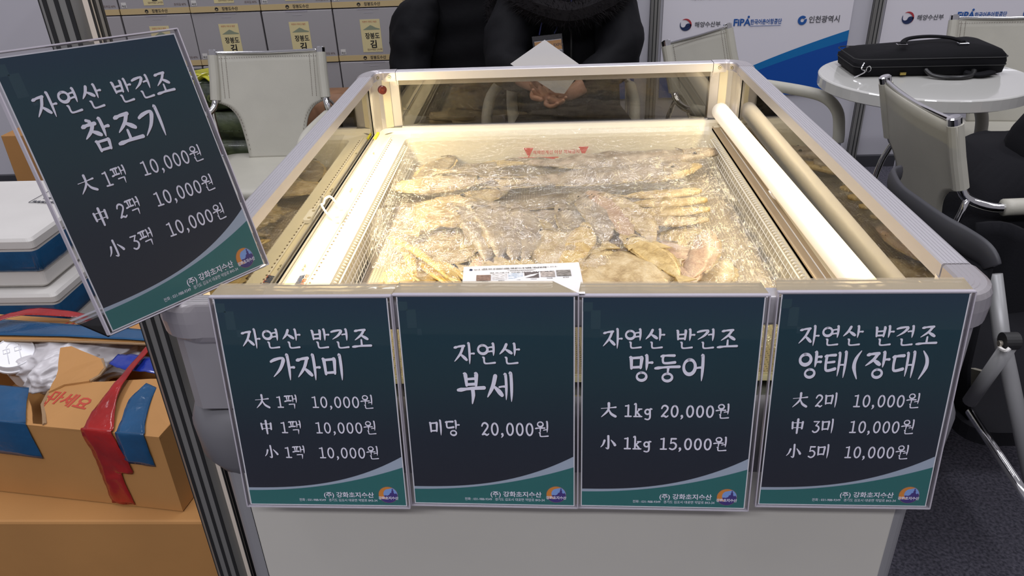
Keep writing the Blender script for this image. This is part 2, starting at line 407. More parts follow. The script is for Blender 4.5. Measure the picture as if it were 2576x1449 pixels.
obj('top_rail', rail((-.405, .006, 0), (.405, .006, 0), (0, -1, 0), .1), M_RAIL, fz)
for sx in (-1, 1):
    for sy, yy in ((1, 1.193), (-1, .006)):
        b = B(); n = 10; rings = []
        sec = [(-.0015, -.024), (-.0015, -.002), (.001, .0012), (.006, .0012), (.0065, .0005), (.0075, .0012), (.012, .0012), (.0125, .0005), (.0135, .0012), (.018, .0012), (.0185, .0005), (.0195, .0012), (.024, .0012), (.0245, .0005), (.0255, .0012), (.032, .0006), (.0375, -.002), (.041, -.009), (.0425, -.020), (.0405, -.036), (.028, -.042), (.010, -.038), (.010, -.024)]
        if sy < 0: sec = [(u, w) if w > -.015 else (u, w * (1.25 if u > .02 else 1)) for u, w in sec]
        ri = .022; cx_, cy_ = sx * (.458 - ri), yy - sy * ri
        # straight lead-in, quarter turn, straight lead-out
        stations = [((0, sy), (cx_ - sx * .024, yy - 0 * sy)), ] 
        def station(px, py, dx, dy):
            g = abs(dx) * .9 + .1 if sy < 0 else 1; rings.append([Vector((px + dx * v_, py + dy * v_, ZR + w)) for v_, w in [((u if u < .030 else .030 + (u - .030) * g) * ((.77 + .23 * abs(dx)) if sy < 0 else 1), w) for u, w in sec]])
        station(sx * (.458 - ri - .030), yy, 0, sy)
        for k in range(n + 1):
            a = R(90 * k / n); dx, dy = sx * math.sin(a), sy * math.cos(a)
            station(cx_ + dx * ri, cy_ + dy * ri, dx, dy)
        station(sx * .458, yy - sy * (ri + .026), sx, 0)
        loft(b, rings); cap = obj('corner_cap', b, mat('corner_cap_metal', (.56, .53, .54), .30, .65), fz)
        for (px, py, dx, dy) in ((sx * (.458 - ri - .014), yy, 0, sy), (cx_ + sx * .707 * ri, cy_ + sy * .707 * ri, sx * .707, sy * .707)):
            b = B(); c = Vector((px - dx * .0015, py - dy * .0015, ZR - .012)); nrm = Vector((-dx, -dy, 0)); q_ = nrm.to_track_quat('Z', 'Y').to_matrix()
            for k_, (r_, h_, mi_) in enumerate(((.0048, .0006, 1), (.0040, .0016, 0))):
                rg = [[c + q_ @ Vector((r_ * math.cos(2 * PI * j / 14), r_ * math.sin(2 * PI * j / 14), zz)) for j in range(14)] for zz in (-.002, h_)]
                loft(b, rg, mi=mi_)
            for an in (R(20), R(110)):
                box(b, c + nrm * .0016, (.0048, .0008, .0006), rot=q_ @ Matrix.Rotation(an, 3, 'Z'), mi=1)
            obj('screw', b, M_SCREW, cap, mats=[M_SCREW, M_BLACK])
# suction cup / lamp switch on the rear left post
b = B(); c = Vector((-.437, 1.158 - .0, .8435)); q_ = Vector((.62, -.78, 0)).to_track_quat('Z', 'Y').to_matrix()
loft(b, [[c + q_ @ Vector((r_ * math.cos(2 * PI * j / 20), r_ * math.sin(2 * PI * j / 20), zz)) for j in range(20)] for r_, zz in ((.011, -.004), (.0112, .004), (.0095, .006), (.0085, .0045), (.0045, .0045), (.004, .0075), (.002, .008))])
obj('rubber_stop', b, mat('brown_rubber', (.075, .012, .008), .25), fz, smooth=False)
# inner lining
b = B()
def inner(a, bb, z, r): return rrect(0 if a > .43 else .010, CY, a, bb, r, z, 5)
loft(b, [inner(.458, .585, .7335, .02), inner(.452, .575, .7345, .02), inner(.448, .566, .730, .02), inner(.437, .562, .7215, .02), inner(.400, .552, .7135, .02), inner(.398, .549, .705, .02), inner(.390, .541, .60, .03), inner(.388, .538, .595, .03)], cap=False)
poly(b, inner(.388, .538, .595, .03)); obj('tank_lining', b, M_CREAM, fz, smooth=False)
# small moulded bead along each ledge, with tick marks, notches and the maker's label
for sx in (-1, 1):
    b = B(); bx(min(sx * .4265, sx * .4285), max(sx * .4265, sx * .4285), .06, 1.15, .717, .7235, bm=b); obj('ledge_bead', b, M_WHITEP, fz)
b = B()
for k in range(70):
    y = .08 + k * .0152; bx(-.4235, -.4205, y, y + .0025, .7180, .7205, bm=b)
obj('tick_marks', b, mat('tick_grey', (.22, .17, .12), .6), fz, stuff=True)
FL = Matrix.Rotation(R(90), 4, 'Z')
nv = mat('print_navy', (.02, .03, .10)); rd = mat('label_red', (.55, .10, .04), .5)
obj('maker_label', text_bm('nel', .022, 'CENTER', .0012, 1.25, M=Matrix.Translation((-.4395, .338, .7262)) @ Matrix.Rotation(R(-12), 4, 'Y') @ FL), nv, fz)
b = B()
for k in range(3):
    for j in range(3): bx(-.4330 + k * .0022, -.4320 + k * .0022, .318 + j * .016, .329 + j * .016, .7240, .7252 - .0004 * k, bm=b)
obj('label_stripes', b, rd, fz)
b = B()
for k in range(5):
    y = .05; random.seed(k + 3)
    while y < .27:
        w = random.uniform(.006, .018); bx(-.4475 + k * .0034, -.4465 + k * .0034, y, min(y + w, .28), .7268 - k * .0006, .7282 - k * .0009, bm=b); y += w + .003
obj('warning_print', b, rd, fz)
b = B()
for y in (.375, .388, .745, .757, 1.0):
    tube(b, [(-.4455 + .004 * math.cos(a), y + .004 * math.sin(a), .7285) for a in [R(-60 + 12 * i) for i in range(11)]], .0009, 5)
obj('moulded_notch', b, mat('notch_grey', (.30, .27, .20), .6), fz)
# wire lift handle clipped on the left ledge
h = B(); tube(h, smooth_path([(-.440, .590, .727), (-.452, .588, .742), (-.462, .595, .757), (-.4635, .612, .753), (-.4635, .628, .757), (-.456, .640, .757), (-.448, .645, .742), (-.440, .643, .728)], 5), .0024, 8)
hd = obj('lift_handle', h, M_WHITEP, fz, smooth=True)
obj('handle_plate', loft(B(), [rrect(-.436, .616, .011, .029, .006, z, 4) for z in (.722, .7295)]), M_WHITEP, hd)
b = B(); disc(b, (-.436, .598, .7297), .0042, .001, seg=16); disc(b, (-.436, .634, .7297), .0042, .001, seg=16); obj('rivet', b, mat('rivet_beige', (.45, .40, .28), .4), hd)
# yellow clip at the back of the left pane
obj('yellow_clip', bx(-.459, -.452, 1.085, 1.135, .734, .741), mat('yellow_plastic', (.62, .58, .02), .4), fz, bevel=.002)
# right hand lamp tube lying over the ledge
b = B(); n = 28; pa = Vector((.4285, 1.172, .762)); pb = Vector((.4450, .08, .762))
tube(b, [pa + (pb - pa) * (k / n) for k in range(n + 1)], .0215, 20)
lt = obj('lamp_tube', b, mat('lamp_white', (.92, .84, .74), .4, emit=.30), fz, smooth=False)
for p in lt.data.polygons: p.use_smooth = len(p.vertices) == 4
for y in (.16, .62, 1.10): obj('lamp_clip', loft(B(), [[Vector((.437 + .026 * math.cos(a), y + d, .762 + .026 * math.sin(a))) for a in [R(200 + 14 * i) for i in range(11)]] + [Vector((.437 + .023 * math.cos(a), y + d, .762 + .023 * math.sin(a))) for a in [R(340 - 14 * i) for i in range(11)]] for d in (0, .012)]), M_WHITEP, fz)
b = B(); bx(.409, .4385, .06, 1.16, .7170, .7225, bm=b); bx(.409, .4115, .06, 1.16, .7170, .7260, bm=b); obj('ledge_shade_strip', b, mat('ledge_shade_tan', (.42, .32, .20), .35), fz)  # tan strip colours in the shade on the ledge below the tube
# red loading-limit sticker on the tank's rear wall
F = Matrix.Rotation(R(90), 4, 'X')
YS = 1.137
b = B(); bx(-.093, .012, YS, YS + .001, .6555, .6615, bm=b); bx(.060, .104, YS, YS + .001, .6555, .6595, bm=b)
for cx in (-.066, .077): poly(b, [(cx - .013, YS - .0002, .6875), (cx + .013, YS - .0002, .6875), (cx, YS - .0002, .6605)])
lr = obj('load_line_sticker', b, mat('sticker_red', (.62, .08, .05), .4), fz)
obj('sticker_print', text_bm('적재한계선 이상 적재금지', .0115, 'CENTER', .0002, 1.0, M=Matrix.Translation((.006, YS - .0004, .674)) @ F), mat('sticker_red', (0, 0, 0)), fz)

# perforated basket with wire sides
bk = thing('wire_basket', 'white wire basket with perforated floor inside the chiller', 'basket', (0, .61, .58))
m = bpy.data.materials.new('perforated'); m.use_nodes = True; nt = m.node_tree; pb_ = nt.nodes['Principled BSDF']; pb_.inputs['Roughness'].default_value = .45
tc = nt.nodes.new('ShaderNodeTexCoord'); vo = nt.nodes.new('ShaderNodeTexVoronoi'); vo.inputs['Scale'].default_value = 170; vo.inputs['Randomness'].default_value = .08
mp = nt.nodes.new('ShaderNodeMapping'); mp.inputs['Scale'].default_value = (1, 1, 0); nt.links.new(tc.outputs['Object'], mp.inputs[0]); nt.links.new(mp.outputs[0], vo.inputs['Vector'])
rp = nt.nodes.new('ShaderNodeValToRGB'); rp.color_ramp.elements[0].position = .14; rp.color_ramp.elements[0].color = (.03, .02, .015, 1); rp.color_ramp.elements[1].position = .26; rp.color_ramp.elements[1].color = (.34, .275, .20, 1)
nt.links.new(vo.outputs['Distance'], rp.inputs[0]); nt.links.new(rp.outputs[0], pb_.inputs['Base Color'])
obj('perforated_floor', bx(-.372, .392, .085, 1.135, .645, .649), m, bk)
MW = mat('wire_white', (.78, .74, .64), .35)
for sx in (-1, 1):
    b = B(); XB = .010
    for k in range(62):
        y = .095 + k * .0167; tube(b, [(XB + sx * .381, y, .648), (XB + sx * .384, y + (.003 if k % 2 else 0), .676), (XB + sx * .392, y, .700)], .0009, 4, cap=False)
    for z, xx, rr in ((.651, .381, .0012), (.664, .382, .0009), (.677, .384, .0009), (.689, .388, .0009), (.700, .392, .0018)):
        tube(b, [(XB + sx * xx, .09, z), (XB + sx * xx, 1.13, z)], rr, 5)
    obj('wire_side', b, MW, bk)
    b = B(); zig = []
    for k in range(180): zig.append((XB + sx * (.398 + (.007 if k % 2 else -.005)), .10 + k * .0057, .7105 if k % 2 else .706))
    tube(b, zig, .0013 if sx < 0 else .0020, 4); obj('zigzag_glint', b, MW, bk)  # zigzag modelled in place of bright reflections of the mesh
b = B()
for k in range(48):
    x = -.368 + k * .0161; tube(b, [(x, .09, .648), (x, .09, .70)], .0009, 4, cap=False)
for z in (.651, .677, .70): tube(b, [(-.371, .09, z), (.391, .09, z)], .0012, 5)
obj('wire_end', b, MW, bk)

# ================================================================== BRUSH LETTERING (flat print) FOR THE PRICE SIGNS
def stroke(bm, pts, ws, n=5, mi=0, z=0):
    """flat brush stroke: pts polyline, ws widths"""
    P = smooth_path([(x, y, 0) for x, y in pts], n); m = len(P) - 1; Wd = []
    k = len(ws) - 1
    for i in range(len(P)):
        u = i / m * k; a = min(int(u), k - 1); Wd.append(ws[a] + (ws[a + 1] - ws[a]) * (u - a))
    L, Rr = [], []
    for i, p in enumerate(P):
        t = (P[min(i + 1, m)] - P[max(i - 1, 0)]).normalized(); nrm = Vector((-t.y, t.x, 0)); L.append(p + nrm * Wd[i] / 2); Rr.append(p - nrm * Wd[i] / 2)
    vl = [bm.verts.new((p.x, p.y, z)) for p in L]; vr = [bm.verts.new((p.x, p.y, z)) for p in Rr]
    for i in range(m):
        f = bm.faces.new((vl[i], vr[i], vr[i + 1], vl[i + 1])); f.material_index = mi
    for e, i in ((0, 0), (1, m)):
        if Wd[i] > .03:
            t = (P[1] - P[0]) if e == 0 else (P[m - 1] - P[m]); t.normalize(); c = P[i]
            a0 = math.atan2(L[i].y - c.y, L[i].x - c.x); s = 1 if (Vector((-t.y, t.x, 0)).dot(L[i] - c) > 0) else -1
            pts_ = [bm.verts.new((c.x + Wd[i] / 2 * math.cos(a0 + s * PI * q / 5), c.y + Wd[i] / 2 * math.sin(a0 + s * PI * q / 5), z)) for q in range(6)]
            f = bm.faces.new(pts_); f.material_index = mi
TH = 1.0
def Hs(x0, y0, x1, y1, w=.085): return ([(x0, y0 - .01), (x0 + (x1 - x0) * .18, y0 + .012), ((x0 + x1) / 2, (y0 + y1) / 2 + .012), (x1, y1)], [w * .75, w * 1.05, w * .7, w * .85, w * .95])
def Vs(x, y0, y1, w=.10): return ([(x - .075, y0 + .005), (x - .01, y0 - .035), (x + .005, (y0 + y1) / 2), (x - .012, y1)], [w * .35, w * 1.15, w * .92, w * .95, w * .8, w * .18])
def Dl(x0, y0, x1, y1, w=.09): return ([(x0, y0), (x0 + (x1 - x0) * .35, y0 + (y1 - y0) * .5), (x1, y1)], [w * .95, w * .95, w * .8, w * .25])
def Dr(x0, y0, x1, y1, w=.09): return ([(x0, y0), ((x0 + x1) / 2 + .01, (y0 + y1) / 2 - .0), (x1, y1)], [w * .4, w * .85, w * 1.15, w * .9])
def Ring(cx, cy, rx, ry, w=.07): 
    pts = [(cx + rx * math.cos(R(100 - 36 * k)), cy + ry * math.sin(R(100 - 36 * k))) for k in range(11)]; return (pts, [w, w * .85, w * 1.1, w * 1.2, w, w * .8, w])
def Tk(x0, y0, x1, y1, w=.075): return ([(x0, y0), ((x0 + x1) / 2, (y0 + y1) / 2 + .01), (x1, y1)], [w * .8, w * .8, w * 1.1])
def cons(c, x0, y0, x1, y1):
    w = x1 - x0; h = y1 - y0; X = lambda u: x0 + u * w; Y = lambda v: y0 + v * h
    s = max(.055, min(.10, .15 * min(w, h) + .03))
    if c == 'ㅇ': return [Ring(X(.5), Y(.5), w * .40, h * .42, s * .95)]
    if c == 'ㅁ': return [([(X(.04), Y(.93)), (X(.14), Y(.85)), (X(.18), Y(.05))], [s * .5, s * 1.1, s * .8]), ([(X(.14), Y(.86)), (X(.9), Y(.92))], [s * .7, s * .8]), ([(X(.84), Y(.97)), (X(.90), Y(.85)), (X(.84), Y(.08))], [s * .6, s * 1.15, s * .7]), ([(X(.18), Y(.12)), (X(.86), Y(.16))], [s * .7, s * .8])]
    if c == 'ㅂ': return [([(X(.05), Y(.97)), (X(.15), Y(.85)), (X(.2), Y(.02))], [s * .5, s * 1.1, s * .7]), ([(X(.78), Y(1.0)), (X(.86), Y(.88)), (X(.82), Y(.02))], [s * .5, s * 1.15, s * .7]), ([(X(.2), Y(.52)), (X(.82), Y(.58))], [s * .6, s * .7]), ([(X(.2), Y(.10)), (X(.82), Y(.14))], [s * .7, s * .8])]
    if c == 'ㄱ': return [([(X(.0), Y(.80)), (X(.3), Y(.90)), (X(.82), Y(.98)), (X(.92), Y(.86)), (X(.60), Y(.42)), (X(.05), Y(.02))], [s * .7, s * .95, s * .7, s * 1.2, s * .9, s * .2])]
    if c == 'ㄱf': return [([(X(.1), Y(.85)), (X(.75), Y(.92)), (X(.80), Y(.80)), (X(.76), Y(-.10))], [s * .8, s * .7, s * 1.1, s * .2])]
    if c == 'ㄴ': return [([(X(.02), Y(1.0)), (X(.13), Y(.85)), (X(.15), Y(.30)), (X(.30), Y(.10)), (X(.95), Y(.22))], [s * .4, s * 1.1, s * .8, s * .9, s * .7, s * .95])]
    if c == 'ㄷ': return [Hs(X(.05), Y(.88), X(.92), Y(.95), s), ([(X(.18), Y(.86)), (X(.16), Y(.40)), (X(.30), Y(.10)), (X(.98), Y(.2))], [s * .9, s * .8, s * .8, s * 1.0])]
    if c == 'ㅌ': return [Hs(X(.05), Y(.92), X(.90), Y(.98), s * .9), ([(X(.2), Y(.55)), (X(.86), Y(.60))], [s * .6, s * .75]), ([(X(.18), Y(.9)), (X(.16), Y(.40)), (X(.30), Y(.10)), (X(.98), Y(.2))], [s * .9, s * .8, s * .8, s * 1.0])]
    if c == 'ㅍ': return [Hs(X(.02), Y(.90), X(.95), Y(.95), s * .9), ([(X(.34), Y(.80)), (X(.38), Y(.22))], [s * .9, s * .5]), ([(X(.70), Y(.85)), (X(.64), Y(.22))], [s * .9, s * .5]), Hs(X(-.02), Y(.12), X(1.0), Y(.22), s * .9)]
    if c == 'ㅅ': return [Dl(X(.58), Y(1.0), X(.0), Y(.06), s * 1.15), Dr(X(.46), Y(.55), X(1.0), Y(.15), s * 1.1)]
    if c == 'ㅈ': return [Hs(X(.05), Y(.88), X(.85), Y(.98), s), Dl(X(.78), Y(.95), X(.0), Y(.02), s * 1.05), Dr(X(.46), Y(.50), X(1.0), Y(.12), s * 1.1)]
    if c == 'ㅊ': return [Tk(X(.42), Y(1.12), X(.60), Y(1.0), s * .9), Hs(X(.05), Y(.76), X(.88), Y(.84), s), Dl(X(.72), Y(.80), X(.0), Y(.0), s), Dr(X(.46), Y(.42), X(1.0), Y(.08), s)]
def vow(v, fin):
    lo = .40 if fin else -.02
    if v == 'ㅏ': return [Vs(.76, 1.0, lo), Tk(.78, (1 + lo) / 2 + .0, .98, (1 + lo) / 2 + .02)]
    if v == 'ㅑ': return [Vs(.76, 1.0, lo), Tk(.78, .80, .97, .82), Tk(.78, .60, .97, .62)]
    if v == 'ㅓ': return [Vs(.84, 1.0, lo), Tk(.60, (1 + lo) / 2 + .02, .82, (1 + lo) / 2 + .04)]
    if v == 'ㅕ': return [Vs(.84, 1.0, lo), Tk(.58, .80, .82, .83), Tk(.58, .60, .82, .63)]
    if v == 'ㅣ': return [Vs(.80, 1.0, lo)]
    if v == 'ㅐ': return [Vs(.64, .96, lo + .06, .085), Vs(.90, 1.0, lo, .09), Tk(.66, (1 + lo) / 2, .88, (1 + lo) / 2 + .01, .06)]
    if v == 'ㅔ': return [Vs(.72, .96, lo + .06, .08), Vs(.92, 1.0, lo, .09), Tk(.46, (1 + lo) / 2 + .02, .70, (1 + lo) / 2 + .04, .06)]
SYL = {'자': ('ㅈ', 'ㅏ', 0), '연': ('ㅇ', 'ㅕ', 'ㄴ'), '산': ('ㅅ', 'ㅏ', 'ㄴ'), '반': ('ㅂ', 'ㅏ', 'ㄴ'), '건': ('ㄱ', 'ㅓ', 'ㄴ'), '조': ('ㅈ', 'ㅗ', 0), '참': ('ㅊ', 'ㅏ', 'ㅁ'), '기': ('ㄱ', 'ㅣ', 0), '팩': ('ㅍ', 'ㅐ', 'ㄱf'),
       '가': ('ㄱ', 'ㅏ', 0), '미': ('ㅁ', 'ㅣ', 0), '부': ('ㅂ', 'ㅜ', 0), '세': ('ㅅ', 'ㅔ', 0), '당': ('ㄷ', 'ㅏ', 'ㅇ'), '망': ('ㅁ', 'ㅏ', 'ㅇ'), '둥': ('ㄷ', 'ㅜ', 'ㅇ'), '어': ('ㅇ', 'ㅓ', 0), '양': ('ㅇ', 'ㅑ', 'ㅇ'), '태': ('ㅌ', 'ㅐ', 0), '장': ('ㅈ', 'ㅏ', 'ㅇ'), '대': ('ㄷ', 'ㅐ', 0)}
def glyph(ch):
    """returns (strokes, advance)"""
    if ch == ' ': return [], .42
    if ch in SYL:
        c, v, f = SYL[ch]
        if v == 'ㅗ': return cons(c, .16, .42, .84, .98) + [([(.5, .44), (.5, .16)], [.07, .09]), Hs(.0, .08, 1.0, .14, .10)], 1.0
        if v == 'ㅜ' and not f: return cons(c, .22, .55, .80, 1.0) + [Hs(.0, .40, 1.0, .48, .10), ([(.56, .42), (.57, .2), (.52, -.10)], [.10, .10, .03])], 1.0
        if v == 'ㅜ': return cons(c, .20, .66, .82, 1.02) + [Hs(.0, .50, 1.0, .56, .09), ([(.54, .50), (.53, .34)], [.08, .06])] + [Ring(.52, .13, .20, .15, .075)], 1.0
        xr = {'ㅐ': .50, 'ㅔ': .55}.get(v, .60)
        if f:
            a = cons(c, .02, .46, xr, .96) + vow(v, True)
            a += [Ring(.56, .16, .20, .16, .075)] if f == 'ㅇ' else cons(f, .26, -.02, .92 if f == 'ㄴ' else .84, .34)
        else: a = cons(c, .0, .20 if c in 'ㅁㅇㄷㅌ' else .10, xr, .90) + vow(v, False)
        return a, 1.0
    if ch == '원':
        return [Ring(.36, .82, .19, .16, .07), Hs(.02, .54, .66, .57, .075), ([(.36, .54), (.35, .30)], [.075, .04]), Vs(.84, 1.0, .26, .09), Tk(.58, .42, .82, .46, .06)] + cons('ㄴ', .24, -.04, .92, .26), 1.0
    w = .085
    if ch == '大': return [([(.0, .62), (.5, .66), (1.0, .72)], [.035, .03, .05, .09]), ([(.52, 1.0), (.48, .5), (.02, .0)], [.13, .11, .10, .03]), ([(.50, .62), (.68, .25), (1.0, .04)], [.03, .09, .13, .12])], 1.0
    if ch == '中': return [([(.12, .78), (.15, .32)], [.11, .10]), ([(.86, .80), (.84, .32)], [.12, .10]), ([(.12, .74), (.88, .76)], [.04, .045]), ([(.15, .38), (.85, .40)], [.04, .045]), ([(.50, 1.0), (.50, .5), (.50, -.02)], [.13, .12, .10])], 1.0
    if ch == '小': return [([(.52, 1.0), (.54, .5), (.52, .06), (.36, .10)], [.11, .10, .10, .04]), ([(.26, .66), (.16, .36), (.0, .16)], [.11, .08, .03]), ([(.72, .70), (.92, .45), (1.0, .32)], [.04, .11, .13])], 1.0
    if ch == '0': return [([(.29 + .21 * math.cos(R(90 - 36 * k)), .46 + .40 * math.sin(R(90 - 36 * k))) for k in range(11)], [w] * 3)], .64
    if ch == '1': return [([(.10, .82), (.30, .84)], [w * .8, w * .8]), ([(.30, .87), (.30, .06)], [w, w]), ([(.10, .06), (.50, .06)], [w * .9, w * .9])], .62
    if ch == '2': return [([(.08, .66), (.16, .82), (.32, .87), (.48, .74), (.46, .56), (.30, .34), (.10, .08)], [.07, w, w * 1.1, w, w, w * .8]), ([(.10, .08), (.26, .12), (.40, .04), (.53, .12)], [w, w * 1.1, w, w * .7])], .64
    if ch == '3': return [([(.10, .84), (.48, .84)], [w * .8] * 2), ([(.46, .84), (.26, .54)], [w * .7, w * .8]), ([(.26, .55), (.44, .48), (.50, .30), (.38, .10), (.20, .05), (.07, .14)], [w * .8, w, w * 1.15, w, w * .9])], .62
    if ch == '5': return [([(.16, .85), (.48, .85)], [w] * 2), ([(.16, .87), (.13, .50)], [w * .8, w * .7]), ([(.12, .50), (.32, .56), (.50, .40), (.46, .16), (.26, .04), (.07, .12)], [w * .7, w, w * 1.1, w, w * .9])], .62
    if ch == ',': return [([(.12, .12), (.15, .02), (.06, -.12)], [.12, .09, .03])], .34
    if ch == 'k': return [([(.06, .94), (.16, .94), (.16, .06)], [w * .8, w, w]), ([(.04, .05), (.30, .05)], [w * .8] * 2), ([(.44, .58), (.17, .32)], [w * .8] * 2), ([(.24, .38), (.48, .06)], [w] * 2), ([(.36, .05), (.58, .05)], [w * .8] * 2), ([(.34, .60), (.56, .60)], [w * .8] * 2)], .66
    if ch == 'g': return [([(.27 + .17 * math.cos(R(60 * k)), .40 + .18 * math.sin(R(60 * k))) for k in range(7)], [w * .95] * 2), ([(.56, .60), (.44, .58), (.45, .0), (.32, -.16), (.12, -.12)], [w * .8, w, w, w * .9, w * .8])], .66
    if ch == '(': return [([(.40, 1.05), (.22, .75), (.18, .40), (.36, -.06)], [.03, .10, .12, .03])], .52
    if ch == ')': return [([(.12, 1.05), (.32, .75), (.34, .40), (.12, -.06)], [.03, .10, .12, .03])], .52
    return [], .5
def brush_line(bm, s, u0, u1, vc, h, W_, H_, gap=.12, mi=0, dx=0, dy=0, z=0, thick=1.0):
    """lay the line between fractions u0..u1 of the sheet width, centred at fraction vc from the top; h = glyph height in metres"""
    adv = []; x = 0
    for ch in s:
        st, a = glyph(ch); g = gap if ch not in '0123456789,kg ' else gap * .35
        adv.append((st, x)); x += a + g
    tot = x - g; k = (u1 - u0) * W_ / tot
    for st, ox in adv:
        b = B()
        for si, (p, w_) in enumerate(st): stroke(b, p, [q * thick for q in w_], 4, z=si * .000022)
        for v in b.verts: v.co = Vector(((u0 - .5) * W_ + (v.co.x + ox) * k + dx, H_ * (1 - vc) + (v.co.y - .5) * h + dy, z + v.co.z))
        for f in b.faces: f.material_index = mi
        merge(bm, b)
# printed sheet background
M_SHEET = bpy.data.materials.new('sheet_gradient'); M_SHEET.use_nodes = True; nt = M_SHEET.node_tree; pb_ = nt.nodes['Principled BSDF']; pb_.inputs['Roughness'].default_value = .28; pb_.inputs['Coat Weight'].default_value = .0; pb_.inputs['Coat Roughness'].default_value = .06
tc = nt.nodes.new('ShaderNodeTexCoord'); sp = nt.nodes.new('ShaderNodeSeparateXYZ'); nt.links.new(tc.outputs['Object'], sp.inputs[0])
rp = nt.nodes.new('ShaderNodeValToRGB'); dv = nt.nodes.new('ShaderNodeMath'); dv.operation = 'DIVIDE'; dv.inputs[1].default_value = .297; nt.links.new(sp.outputs['Y'], dv.inputs[0]); nt.links.new(dv.outputs[0], rp.inputs[0])
e = rp.color_ramp.elements; e[0].position = .08; e[0].color = (.024, .026, .036, 1); e[1].position = .97; e[1].color = (.009, .038, .068, 1)
for p_, c_ in ((.35, (.020, .029, .042, 1)), (.62, (.016, .045, .057, 1)), (.85, (.010, .048, .066, 1))): q_ = e.new(p_); q_.color = c_
nt.links.new(rp.outputs[0], pb_.inputs['Base Color'])
M_TEAL = mat('sheet_teal', (.035, .175, .165), .3, coat=.25); M_SWOOSH = mat('sheet_pale', (.42, .49, .58), .3, coat=.25); M_LETTER = mat('sheet_lettering', (.92, .90, 1.0), .4); M_SHADOW = mat('sheet_drop_shadow', (.004, .004, .006), .5)
M_ORANGE = mat('emblem_orange', (.75, .28, .045), .4); M_SKY = mat('emblem_sky', (.26, .42, .80), .4); M_PURPLE = mat('emblem_purple', (.07, .045, .22), .4); M_SQ1 = mat('sheet_square', (.022, .062, .082), .3)
SW, SH = .21, .297
def make_sign(lines, origin, rot, label, base_side=1, base_len=.024, holder=(.221, .303), base_cut=None):
    """A4 sheet in a clear L-shaped acrylic holder. Local frame: x right, y up the sheet, z towards the reader."""
    t = thing('price_sign', label, 'sign', (0, 0, 0), 'dark green price signs in clear holders')
    hw, hh = holder
    y0 = -.003; y1 = y0 + hh
    hol = obj('acrylic_front', bx(-hw / 2, hw / 2, y0, y1, -.0045, -.0010), M_ACRYL, t)
    cov = obj('acrylic_cover', bx(-hw / 2, hw / 2, y0, y1, .0004, .0020), M_ACRYL, t)
    b = B(); e_ = .0009
    for (xa, xb, ya, yb) in ((-hw / 2 - .0006, -hw / 2 + e_, y0, y1), (hw / 2 - e_, hw / 2 + .0006, y0, y1), (-hw / 2, hw / 2, y0 - .0006, y0 + e_), (-hw / 2, hw / 2, y1 - e_, y1 + .0006)):
        bx(xa, xb, ya, yb, -.0046, .0023, bm=b)
    obj('polished_edge', b, M_ACEDGE, t)
    sh = obj('printed_sheet', bx(-SW / 2, SW / 2, 0, SH, -.0009, -.0006), M_SHEET, t)
    # white paper margin
    b = B(); mg = .0013
    for (xa, xb, ya, yb) in ((-SW / 2 - mg, -SW / 2 + .0002, -mg, SH + mg), (SW / 2 - .0002, SW / 2 + mg, -mg, SH + mg), (-SW / 2, SW / 2, SH, SH + mg), (-SW / 2, SW / 2, -mg, .0002)): bx(xa, xb, ya, yb, -.0009, -.00055, bm=b)
    obj('paper_margin', b, M_PRINTW, sh)
    zc = -.00050
    def curve(v0, v1, pw): return [(-SW / 2 + SW * k / 24, SH * (1 - (v0 + (v1 - v0) * (k / 24) ** pw))) for k in range(25)]
    up = curve(.912, .745, 2.6); lo = curve(.926, .800, 2.1)
    b = B(); poly(b, [(x, y, zc) for x, y in up] + [(x, y, zc) for x, y in reversed(lo)]); obj('pale_swoosh', b, M_SWOOSH, sh)
    b = B(); poly(b, [(x, y, zc) for x, y in lo] + [(SW / 2, 0.0, zc), (-SW / 2, 0.0, zc)]); obj('teal_foot', b, M_TEAL, sh)
    b = B()
    for (u, v, du, dv_) in ((.0, .02, .055, .04), (.045, .055, .055, .082), (.1, .14, .025, .03)): bx(-SW / 2 + u * SW, -SW / 2 + (u + du) * SW, SH * (1 - v - dv_), SH * (1 - v), -.0007, -.00052, bm=b)
    obj('corner_squares', b, M_SQ1, sh)
    # company emblem: sea, moon and boat in a round badge
    cx, cy, r = SW * (.892 - .5), SH * (1 - .944), .0125
    def ell(cx, cy, rx, ry, m_, nm, z, a0=0, a1=360, n=28):
        b = B(); poly(b, [(cx + rx * math.cos(R(a0 + (a1 - a0) * k / n)), cy + ry * math.sin(R(a0 + (a1 - a0) * k / n)), z) for k in range(n)]); return obj(nm, b, m_, em)
    b = B(); poly(b, [(cx + (r + .0005) * math.cos(2 * PI * k / 28), cy + (r + .0005) * math.sin(2 * PI * k / 28), -.00042) for k in range(28)]); em = obj('emblem', b, mat('emblem_rim', (.30, .17, .12), .4), sh)
    ell(cx, cy, r, r, M_SKY, 'emblem_sky', -.00034)
    b = B(); pts = [(cx + r * math.cos(R(188 + (352 - 188) * k / 20)), cy + r * math.sin(R(188 + (352 - 188) * k / 20)), -.00026) for k in range(21)]
    wav = [(.98, .05), (.85, .22), (.72, .12), (.60, .30), (.45, .38), (.38, .30), (.22, .22), (.12, .02), (-.1, -.1), (-.3, -.05), (-.5, -.10), (-.8, -.12)]
    poly(b, pts + [(cx + r * a, cy + r * c, -.00026) for a, c in wav]); obj('emblem_sea', b, M_PURPLE, em)
    b = B()
    pts = [(cx + r * math.cos(R(60 + 150 * k / 16)), cy + r * math.sin(R(60 + 150 * k / 16)), -.00018) for k in range(17)] + [(cx + r * (.22 + .72 * math.cos(R(250 - 125 * k / 12))), cy + r * (.12 + .70 * math.sin(R(250 - 125 * k / 12))), -.00018) for k in range(13)]
